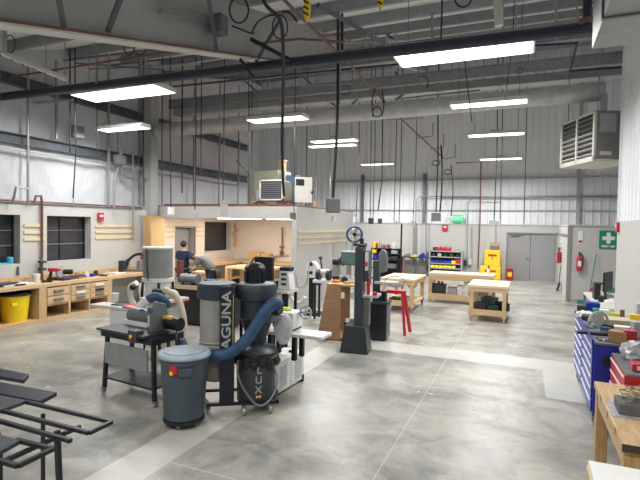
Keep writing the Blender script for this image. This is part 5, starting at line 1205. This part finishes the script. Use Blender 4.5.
for i, (x, y, sz, m_, lb) in enumerate(((-2.42, 15.15, (.42, .3, .30), CHAR, 'dark crate under the long bench at its left'), (-2.02, 15.15, (.26, .26, .22), LGREY, 'grey tub under the long bench'), (-1.78, 15.15, (.16, .16, .30), WHITE, 'white jug under the long bench'), (-1.15, 15.2, (.75, .3, .44), mat('speckled_cardboard', (.22, .16, .11), .8, var=.5, vscale=25), 'speckled brown box under the long bench at its right'))):
    one(B().bx(-sz[0]/2, sz[0]/2, -sz[1]/2, sz[1]/2, 0, sz[2]).bx(-sz[0]/2-.01, sz[0]/2+.01, -sz[1]/2-.01, sz[1]/2+.01, sz[2]*.85, sz[2]), 'storage_box', m_, lb, 'box', (x, y, zc), bevel=.01)
one(B().sph((0, 0, .05), .05).sph((.1, .03, .05), .04), 'red_rags', RED, 'red things in the dark crate under the long bench', 'rag', (-2.42, 15.1, .55))
t = thing('paper_roll', 'upright white paper roll under the long bench', 'roll', (-1.58, 15.12, .25))
B().cyl((0, 0, 0), (0, 0, .52), .09, n=20).build('roll_body', PAPER, t)
t = thing('white_roll_end', 'round white lamp shade shape under the left cart top', 'roll', (-2.98, 13.9, .25))
B().cyl((0, -.1, .38), (0, .1, .38), .13, n=20).bx(-.05, .05, -.05, .05, 0, .3).build('roll_body', WHITE, t)
for i, (x, y, sz, m_, lb) in enumerate(((-3.3, 13.1, (.3, .2, .08), CHAR, 'dark tool on the lower shelf of the left cart'), (-2.95, 13.05, (.2, .2, .10), LGREY, 'grey tool on the lower shelf of the left cart'), (-3.1, 13.55, (.4, .15, .06), OFFW, 'pale board on the lower shelf of the left cart'), (-1.05, 12.8, (.26, .3, .16), CHAR, 'black tool case on the lower shelf of the cart nearest the door'), (-.72, 12.75, (.24, .3, .13), mat('dark_green_plastic', (.02, .07, .04), .5), 'dark green case on the lower shelf of the cart nearest the door'), (-.48, 12.85, (.2, .4, .2), BLACK, 'black box at the right of the lower shelf of the cart nearest the door'), (-.85, 13.25, (.5, .2, .26), MGREY, 'grey box at the back of the lower shelf of the cart nearest the door'))):
    one(B().bx(-sz[0]/2, sz[0]/2, -sz[1]/2, sz[1]/2, 0, sz[2]).bx(-sz[0]/4, sz[0]/4, -.02, .02, sz[2], sz[2]+.03), 'tool_case', m_, lb, 'case', (x, y, .25), .1*i, bevel=.01)
t = thing('glue_bottle', 'white bottle with black cap on the long bench in front of the yellow cabinet', 'bottle', (-.97, 15.1, .91))
B().lathe([(.04, 0), (.045, .02), (.045, .15), (.02, .19)], n=14).build('bottle_body', WHITE, t)
B().lathe([(.022, .19), (.022, .24), (.006, .30)], n=12).build('cap', BLACK, t)
# cluttered shelf bench and bins rack by the back wall
t = thing('wall_table', 'dark narrow table at the back wall left of the bins rack', 'table', (-4.75, 22.9, 0))
B().bx(-.75, .7, -.35, .35, .84, .88).build('tabletop', CHAR, t)
for a in (-.7, .65): B().bx(a-.03, a+.03, -.3, .3, 0, .84).build('leg', BLKM, t)
for i, (x, sz, m_, lb) in enumerate(((-5.2, (.4, .2, .16), mat('moss_green', (.12, .2, .1), .6), 'green tool on the dark narrow table by the back wall'), (-4.85, (.3, .2, .12), YEL, 'yellow tool on the dark narrow table by the back wall'), (-4.5, (.36, .2, .22), BLUE, 'blue tool on the dark narrow table by the back wall'), (-4.25, (.2, .2, .30), mat('slate_blue', (.08, .12, .22), .5), 'slate blue case on the dark narrow table next to the rack'))):
    one(B().prism([(-sz[0]/2, 0), (sz[0]/2, 0), (sz[0]*.3, sz[2]), (-sz[0]*.1, sz[2]*.7)], sz[1], (0, -sz[1]/2, 0), 'y'), 'bench_tool', m_, lb, 'tool', (x, 22.85, .88), .1, bevel=.01)
t = thing('bins_rack', 'grey steel rack with colourful parts bins behind the long bench', 'rack', (-3.35, 22.85, 0))
for x in (-.72, .72): B().bx(x-.03, x+.03, -.3, .3, 0, 1.22).build('side_panel', LGREY, t)
for z in (.40, .62, .92, 1.18): B().bx(-.72, .72, -.3, .3, z, z+.04).build('shelf', LGREY, t)
B().bx(-.70, .70, .27, .30, 0, 1.2).build('back_panel', MGREY, t)
cols = [BLUE, NAVY, RED, BLUE, NAVY, YEL]
for i in range(6):
    z = .66; x = -.58 + .19*i
    one(B().prism([(-.12, 0), (.10, 0), (.10, .13), (-.04, .13), (-.12, .06)], .17, (-.085, 0, 0), 'x'), 'parts_bin', [BLUE, BLUE, NAVY, BLUE, BLUE, YEL][i], 'upper-row blue or yellow parts bin in the grey rack', 'bin', (-3.35+x, 22.68, z), 0, 'upper row of parts bins', bevel=.004)
for i in range(6):
    x = -.58 + .19*i
    one(B().prism([(-.12, 0), (.10, 0), (.10, .13), (-.04, .13), (-.12, .06)], .17, (-.085, 0, 0), 'x'), 'parts_bin', YEL, 'lower-row yellow parts bin in the grey rack', 'bin', (-3.35+x, 22.68, .44), 0, 'lower row of yellow parts bins', bevel=.004)
one(B().bx(-.13, .13, -.12, .12, 0, .22), 'red_tote', RED, 'red tote in the grey rack right of the bins', 'tote', (-2.85+.0, 22.45, .66) if False else (-2.80, 22.72, .66), bevel=.01)
for i in range(5):
    one(B().bx(-.08, .08, -.1, .1, 0, .13+.03*(i % 2)), 'rack_item', (BLACK, LGREY, BLACK, CHAR, BLACK)[i], ('black case at the left of the rack top shelf', 'pale case on the rack top shelf', 'black case in the middle of the rack top shelf', 'charcoal case right of the middle of the rack top shelf', 'black case at the right of the rack top shelf')[i], 'case', (-3.9+.27*i, 22.7, .96), bevel=.01)
t = thing('red_jacks', 'row of red hand tools lying on top of the grey rack', 'tools', (-3.45, 22.8, 1.22))
for k in range(5):
    B().prism([(-.07, 0), (.07, 0), (.05, .13+.02*(k % 3)), (-.03, .20+.02*(k % 2))], .2, (-.3+.14*k, -.1, 0), 'y').build('red_tool', RED, t, bevel=.01)
B().bx(-.5, -.38, -.1, .1, 0, .16).build('grey_tool', CHAR, t)
B().tube(smooth_path([(.45, 0, .01), (.55, 0, .08), (.65, 0, .08), (.72, 0, .01)]), .014, 6).build('grey_handle', COND, t)
# black shelf with cans
q0, q1 = -5.67, -4.57
t = thing('black_shelf', 'black storage shelf full of cans near the back wall, behind the band saws', 'shelf', (-5.12, 18.7, 0))
for x in (-.55, .53): 
    for y in (-.22, .2): B().bx(x, x+.035, y, y+.035, 0, 1.44).build('post', BLKM, t)
SZ = (.20, .62, .96, 1.20, 1.40)
for z in SZ: B().bx(-.55, .565, -.22, .235, z, z+.035).build('shelf', BLKM, t)
B().bx(-.55, .565, .235, .245, 0.2, 1.4).build('back', BLKM, t)
items = [(-.45, .25, .16, YELC, 'yellow can at the left of the black shelf top'), (-.33, .20, .08, RED, 'red can on the black shelf top'), (-.2, .22, .12, TAN, 'brown box on the black shelf top, left'), (-.05, .15, .14, mat('rust', (.28, .12, .05), .6), 'rust coloured can on the black shelf top'), (.13, .16, .16, REDOX, 'dark red tin on the black shelf top'), (.36, .27, .14, WHITE, 'white jug at the right of the black shelf top'), (.48, .18, .09, OFFW, 'pale can at the right end of the black shelf top')]
for x, h, w_, m_, lb in items:
    one(B().lathe([(w_/2, 0), (w_/2, h*.85), (w_/3, h)], n=12), 'shelf_can', m_, lb, 'can', (-5.12+x, 18.62, 1.435))
for i, (x, z, sz, m_, lb) in enumerate(((-.42, 1.235, (.18, .2, .14), YELC, 'pale yellow tin on the second level of the black shelf'), (.4, 1.235, (.26, .2, .13), LGREY, 'grey bundle on the second level of the black shelf'), (0, 1.235, (.4, .2, .08), CHAR, 'dark flat case on the second level of the black shelf'), (-.38, .995, (.2, .2, .16), BLUE, 'blue tin on the third level of the black shelf'), (-.05, .995, (.14, .2, .15), WHITE, 'white tin on the third level of the black shelf'), (.35, .995, (.3, .2, .14), CHAR, 'dark box on the third level of the black shelf'), (-.2, .655, (.5, .3, .22), CHAR, 'dark box on the fourth level of the black shelf'), (.3, .655, (.3, .3, .18), MGREY, 'grey box on the fourth level of the black shelf'))):
    one(B().bx(-sz[0]/2, sz[0]/2, -sz[1]/2, sz[1]/2, 0, sz[2]), 'shelf_box', m_, lb, 'box', (-5.12+x, 18.6, z), bevel=.008)
one(B().box((0, 0, .62), (.07, .05, 1.24), Matrix.Rotation(.04, 4, 'Y')), 'leaning_board', REDOX, 'narrow red-brown board leaning right of the black shelf', 'board', (-4.85+.55, 21.5, 0) if False else P(403, 283, Y=17.5) - Vector((0, 0, P(403, 283, Y=17.5).z)))
one(B().cyl((0, 0, 0), (.0, .05, 2.4), .035, n=8), 'steel_pole', BLKM, 'dark upright pole at the right end of the black shelf', 'pole', (-4.42, 18.35, 0))
# ================================================================== RIGHT SIDE
# desk with monitors
t = thing('office_desk', 'pale desk with dark monitor behind the blue tool chest', 'desk', (1.42, 12.3, 0), .0)
DX0, DX1, DY0, DY1 = -.05, .80, -1.35, 1.25
B().bx(DX0, DX1, DY0, DY1, .72, .76).build('desktop', OFFW, t, bevel=.005)
for (a, c) in ((DX0+.03, DY0+.03), (DX0+.03, DY1-.03), (DX1-.03, DY0+.03), (DX1-.03, DY1-.03)): B().bx(a-.025, a+.025, c-.025, c+.025, 0, .72).build('leg', MGREY, t)
B().bx(DX0+.06, DX0+.30, .4, 1.1, .05, .70).build('drawer_pedestal', LGREY, t)
t = thing('monitor', 'large dark monitor seen edge-on on the desk', 'monitor', (1.72, 12.3, .76), 1.15)
B().bx(-.28, .28, -.02, .02, .18, .62).build('screen_case', BLKM, t, bevel=.008)
B().bx(-.03, .03, .02, .06, 0, .35).build('stand_post', CHAR, t); B().bx(-.12, .12, -.08, .12, 0, .02).build('stand_foot', CHAR, t)
t = thing('computer_tower', 'narrow black computer box left of the monitor on the desk', 'computer', (1.50, 12.35, .76))
B().bx(-.05, .07, -.18, .18, 0, .36).build('tower_case', BLACK, t, bevel=.006)
B().bar((.05, 0, .34), (.2, -.02, .36), .04).build('arm', BLACK, t)
for i, (px, py, sz, m_, lb) in enumerate(((592, 291, (.1, .1, .08), RED, 'red thing at the far left edge of the desk'), (601, 294, (.24, .18, .05), PAPER, 'white papers in front of the monitor'), (607, 297, (.22, .2, .06), LGREY, 'grey keyboard tray on the desk'), (601, 302, (.08, .08, .12), BLACK, 'small black cup at the front of the desk'), (611, 303, (.26, .2, .06), PAPER, 'crumpled white paper at the right of the desk'), (611, 292, (.3, .16, .12), mat('sea_green', (.05, .30, .22), .5), 'green box at the back right of the desk'))):
    one(B().bx(-sz[0]/2, sz[0]/2, -sz[1]/2, sz[1]/2, 0, sz[2]).bx(-sz[0]/3, sz[0]/3, -sz[1]/3, sz[1]/4, sz[2], sz[2]+.02), 'desk_item', m_, lb, 'desk item', P(px, py, z=.76), .3*i, bevel=.006)
# blue tool chest
t = thing('blue_tool_chest', 'long bright blue rolling tool chest with many drawers', 'tool chest', (1.15, 7.35, 0))
CX, CY = .38, 1.05
B().bx(-CX, CX, -CY, CY, .17, .985).build('chest_body', BLUE, t, bevel=.01)
B().bx(-CX-.01, CX+.02, -CY-.02, CY+.02, .985, 1.015).build('worktop', MGREY, t, bevel=.006)
B().bx(-CX-.03, -CX-.01, -CY-.02, CY+.02, .97, 1.045).build('top_lip', BLUE, t)
for ci, (a, c) in enumerate(((-1.02, -.02), (.02, 1.02))):
    zs = [.19, .34, .48, .61, .73, .84, .96]
    for k in range(6):
        d = B().bx(-CX-.018, -CX, a, c, zs[k]+.006, zs[k+1]-.006).build('drawer', BLUE, t, bevel=.003)
        B().bx(-CX-.028, -CX-.018, a+.05, c-.05, zs[k+1]-.040, zs[k+1]-.018).build('drawer_pull', WHITE, d)
B().bx(-CX+.22, CX-.04, -CY-.012, -CY, .55, .92).build('side_recess', BLKM, t)
B().cyl((-CX+.12, -CY-.03, .80), (-CX+.12, -CY-.0, .80), .045).build('side_knob', BLACK, t)
for (a, c) in ((-.34, -.92), (.30, -.92), (-.34, .92), (.30, .92)): caster(t, a, c, .072)
Z = 1.015
def chest(px, py): return P(px, py, z=Z)
t = thing('circular_saw', 'silver power saw with curved guard on the blue chest', 'saw', chest(597, 327), .8)
B().cyl((0, -.03, .10), (0, .03, .10), .095, n=24).build('blade_guard', LGREY, t)
B().tube(smooth_path([(-.16, 0, .08), (-.10, 0, .17), (.04, 0, .20), (.16, 0, .14), (.22, 0, .04)]), .018, 6).build('curved_handle', LGREY, t)
B().cyl((0, .03, .10), (0, .2, .10), .05).build('motor', BLACK, t); B().bx(-.2, .26, -.08, .1, 0, .012).build('base_plate', CHROME, t)
one(crumple((0, 0, .055), .10, (1.3, 1, .6), .3, 3), 'cloth_bag', OFFW, 'cream cloth bundle at the far left end of the blue chest', 'cloth', chest(585, 319))
for i, (px, py, sz, m_, lb) in enumerate((
    (583, 311, (.15, .14, .09), CHAR, 'dark case behind the cream cloth bundle'), (592, 311, (.2, .2, .14), BLUE, 'blue case behind the silver saw'), (598, 315, (.12, .12, .10), GRN, 'green roll behind the silver saw'),
    (604, 319, (.12, .12, .14), PAPER, 'crumpled white paper behind the silver saw'), (617, 325, (.46, .30, .09), mat('cream_tray', (.50, .43, .31), .6), 'open tan tray box in the middle of the blue chest'), (616, 317, (.16, .06, .06), LIME, 'lime green thing in the tan tray'),
    (600, 335, (.5, .10, .03), BLKM, 'long black level lying across the blue chest'), (612, 335, (.24, .12, .04), CHAR, 'dark flat tool behind the brown box'), (623, 330, (.2, .12, .05), PAPER, 'white pad behind the brown box'),
    (605, 341, (.14, .05, .02), REDOX, 'small red-brown pliers at the front edge of the blue chest'),
    (618, 342, (.18, .14, .13), mat('brown_carton', (.38, .22, .10), .7), 'brown carton at the front of the blue chest'), (629, 343, (.13, .13, .15), RED, 'bright red carton right of the brown one'),
    (636, 338, (.10, .1, .2), LGREY, 'grey bottle right of the red carton'), (634, 326, (.12, .1, .16), YELC, 'yellow box at the right edge of the blue chest'), (639, 318, (.1, .1, .22), CLEAR, 'cloudy bottle at the right edge behind the yellow box'))):
    one(B().bx(-sz[0]/2, sz[0]/2, -sz[1]/2, sz[1]/2, 0, sz[2]), 'chest_item', m_, lb, 'item', chest(px, py) + Vector((0, 0, .0)), .15*((i*7) % 5 - 2), bevel=.006)
for i, (px, py, sz, m_, lb) in enumerate(((590, 322, (.05, .2, .04), BLKM, 'black chisel near the cream cloth bundle on the blue chest'), (609, 322, (.08, .08, .08), LGREY, 'small grey jar left of the tan tray'), (611, 328, (.05, .2, .03), BLKM, 'black pry bar before the tan tray'), (622, 318, (.07, .07, .12), REDOX, 'dark red can behind the tan tray'), (628, 322, (.07, .07, .1), OFFW, 'cream tub at the right end of the tan tray'), (606, 331, (.1, .08, .05), HOSEB, 'slate blue tape measure before the long black level'), (632, 334, (.08, .06, .07), BLKM, 'black block behind the red carton'), (600, 340, (.04, .12, .02), CHROME, 'chrome ratchet at the near corner of the blue chest'))):
    b = B().cyl((0, 0, 0), (0, 0, sz[2]), sz[0]/2, sz[0]*.42, n=12) if abs(sz[0]-sz[1]) < .02 else B().bx(-sz[0]/2, sz[0]/2, -sz[1]/2, sz[1]/2, 0, sz[2]).cyl((0, sz[1]/2, sz[2]/2), (0, sz[1]*.9, sz[2]/2), sz[0]*.3, n=8)
    one(b, 'chest_item', m_, lb, 'item', chest(px, py), .5*i)
# red tool chest
t = thing('red_tool_chest', 'red rolling tool chest between blue chest and wooden table', 'tool chest', (1.26, 5.74, 0))
B().bx(-.33, .33, -.42, .42, .12, .92).build('chest_body', RED, t, bevel=.01)
B().bx(-.34, .34, -.43, .43, .92, .94).build('top', MGREY, t)
for k in range(6):
    d = B().bx(-.348, -.33, -.40, .40, .14+.13*k, .26+.13*k).build('drawer', RED, t, bevel=.003)
    B().bx(-.358, -.348, -.38, .38, .232+.13*k, .248+.13*k).build('drawer_pull', WHITE, d)
for (a, c) in ((-.26, -.34), (.26, -.34), (-.26, .34), (.26, .34)): caster(t, a, c, .05)
t = thing('red_tool_box', 'small red box with white label on the red chest', 'tool box', (1.06, 5.52, .94))
B().bx(-.07, .10, -.08, .08, 0, .07).build('box_body', RED, t, bevel=.006)
B().bx(-.03, .06, -.086, -.08, .015, .055).build('white_label', WHITE, t)
one(crumple((0, 0, .09), .13, (1.15, 1, .8), .35, 5), 'plastic_wrap', CLEAR, 'crumpled clear plastic wrap on the red chest', 'plastic wrap', (1.13, 5.92, .94))
t = thing('metal_parts', 'pile of grey metal parts wrapped in film on the red chest', 'metal parts', (1.36, 5.86, .94), 0)
for k in range(22):
    a = random.random()*6; B().box((random.uniform(-.16, .14), random.uniform(-.16, .14), .04+.011*k), (.14, .035, .025), Matrix.Rotation(a, 4, 'Z') @ Matrix.Rotation(random.uniform(-.5, .5), 4, 'Y')).build('metal_piece', (CHROME, MGREY, BLKM)[k % 3], t)
one(B().bx(-.2, .25, -.015, .015, 0, .04).bx(-.2, .25, .015, .05, 0, .012), 'red_rail', RED, 'flat red bar across the near end of the blue chest', 'bar', (1.42, 6.36, Z))
# foreground wooden table
t = thing('wooden_table', 'scarred fir work table at the lower right corner', 'table', (.98, 4.5, 0))
B().bx(-.33, .62, -.72, .76, .79, .85).build('tabletop', OAK, t, bevel=.008)
B().bx(-.31, -.27, -.685, .72, .66, .79).bx(-.30, .59, -.688, -.66, .45, .79).bx(-.30, .59, .70, .728, .66, .79).build('apron', OAK, t)
for (a, c) in ((-.27, .68), (-.27, -.65), (.56, .68), (.56, -.65)): B().bx(a-.05, a+.05, c-.05, c+.05, 0, .79).build('leg', OAKZ, t, bevel=.006)
for (y0, y1) in ((-.1, .05), (.3, .38), (-.45, -.34)):
    B().prism([(y0, .85), (y0+.035, .85), (y1*.3+y0*.7, .80), (y1*.2+y0*.8, .792)], .002, (-.3315, 0, 0), 'x').build('dark_scar', mat('dark_knot', (.10, .07, .05), .7), t)
B().bx(-.335, -.14, -.726, -.72, .80, .852).build('burnt_corner', mat('burnt_wood', (.06, .045, .035), .7), t)
t = thing('metal_tray', 'clear bag of tangled metal wire on a grey block on the wooden table', 'tray', P(632, 412, z=.85))
B().bx(-.11, .14, -.12, .12, 0, .09).build('block', mat('pitted_grey', (.13, .13, .125), .7, bump=.8), t, bevel=.01)
for k in range(9):
    c = Vector((random.uniform(-.05, .08), random.uniform(-.05, .06), .10+.012*k)); r = random.uniform(.04, .085); tl = random.uniform(-.4, .4)
    B().tube([c + Vector((r*math.cos(a*PI/8), r*math.sin(a*PI/8), r*tl*math.cos(a*PI/8))) for a in range(16)], .0045, 5, closed=True).build('wire_loop', (BEIGE, COND, TAN)[k % 3], t)
o = B().prism([(-.17, -.17), (.16, -.19), (.2, .18), (-.15, .22)], .004, (0, 0, .001), 'z').build('plastic_sheet', CLEAR, t)
# white sheet in the very corner
t = thing('white_crate', 'white topped wooden crate cut off by the bottom right edge', 'crate', (.78, 3.32, 0))
B().bx(-.36, .55, -.30, .22, .76, .80).build('white_top', PAPER, t, bevel=.004)
B().bx(-.37, .56, -.31, .23, .72, .76).build('wooden_rim', WOODL, t)
for (a, c) in ((-.32, -.26), (.51, -.26), (-.32, .18), (.51, .18)): B().bx(a-.03, a+.03, c-.03, c+.03, 0, .72).build('leg', WOODZ, t)
# ================================================================== FOREGROUND LEFT: black steel tables
ZT_ = .88
org = P(30, 410, z=ZT_); org.z = 0
t = thing('steel_outfeed_table', 'black steel table with slabs and open tube extensions at lower left', 'table', org)
def W(px, py, z=ZT_): return P(px, py, z=z) - org
def slab(pp, th, nm, m_):
    b = B(); b.prism([(W(*p).x, W(*p).y) for p in pp], -th, (0, 0, ZT_), 'z'); b.build(nm, m_, t, bevel=.004)
SLB = mat('blue_black_slab', (.016, .021, .030), .42, .2)
slab([(-60, 356), (29, 374), (24, 380), (-60, 366)], .035, 'tabletop', SLB)
slab([(-60, 371), (57, 392), (40, 401), (-60, 381)], .035, 'tabletop', SLB)
slab([(-60, 384), (27, 400), (0, 410), (-60, 396)], .03, 'tabletop', mat('worn_slab', (.045, .053, .062), .5, .2))
slab([(-60, 416), (20, 440), (0, 451), (-60, 440)], .03, 'tabletop', mat('worn_slab', (.045, .053, .062), .5, .2))
zb = ZT_-.02
for a, c in (((26, 402), (112, 422)), ((112, 422), (89, 433)), ((89, 433), (-40, 400)), ((-40, 410), (71, 441)), ((16, 440), (53, 449)), ((53, 449), (18, 466)), ((18, 466), (-40, 450)), ((80, 421), (-30, 470))):
    A, C_ = W(*a, z=zb), W(*c, z=zb)
    if a == (80, 421): A.z -= .04; C_.z -= .04
    B().bar(A, C_, .028, .028).build('frame_tube', BLKM, t, bevel=.003)
q = W(43, 410, z=zb); B().bar(q+Vector((0, 0, -.03)), (q.x, q.y, 0), .022).build('leg', BLKM, t)
q = W(57, 425, z=zb); B().bar(q+Vector((0, 0, -.04)), (q.x+.08, q.y-.02, 0), .032).build('leg', BLKM, t)
q = W(0, 440, z=zb); B().bar(q+Vector((0, 0, -.03)), (q.x, q.y, 0), .022).build('leg', BLKM, t)
q = W(-30, 372, z=zb); B().bar(q+Vector((0, 0, -.03)), (q.x, q.y, 0), .022).build('leg', BLKM, t)
B().bar(W(-30, 366, z=zb-.03), W(20, 466, z=zb-.03) if False else W(0, 440, z=zb-.03), .03).build('cross_rail', BLKM, t)
# scraps on the floor
for i, (px, py, rz) in enumerate(((48, 387, .3), (418, 392, 1.2), (431, 394, .1), (473, 409, .2), (224, 418, .4))):
    one(B().bx(-.035, .035, -.008, .008, 0, .004), 'paper_scrap', PAPER, ('white scrap on the floor by the black steel table', 'upright-looking white scrap left of the pair on the concrete', 'white scrap right of the pair on the concrete', 'pale scrap on the open floor at right of the pair', 'white scrap on the pale strip by the round bin')[i], 'scrap', P(px, py, z=0.0), rz)
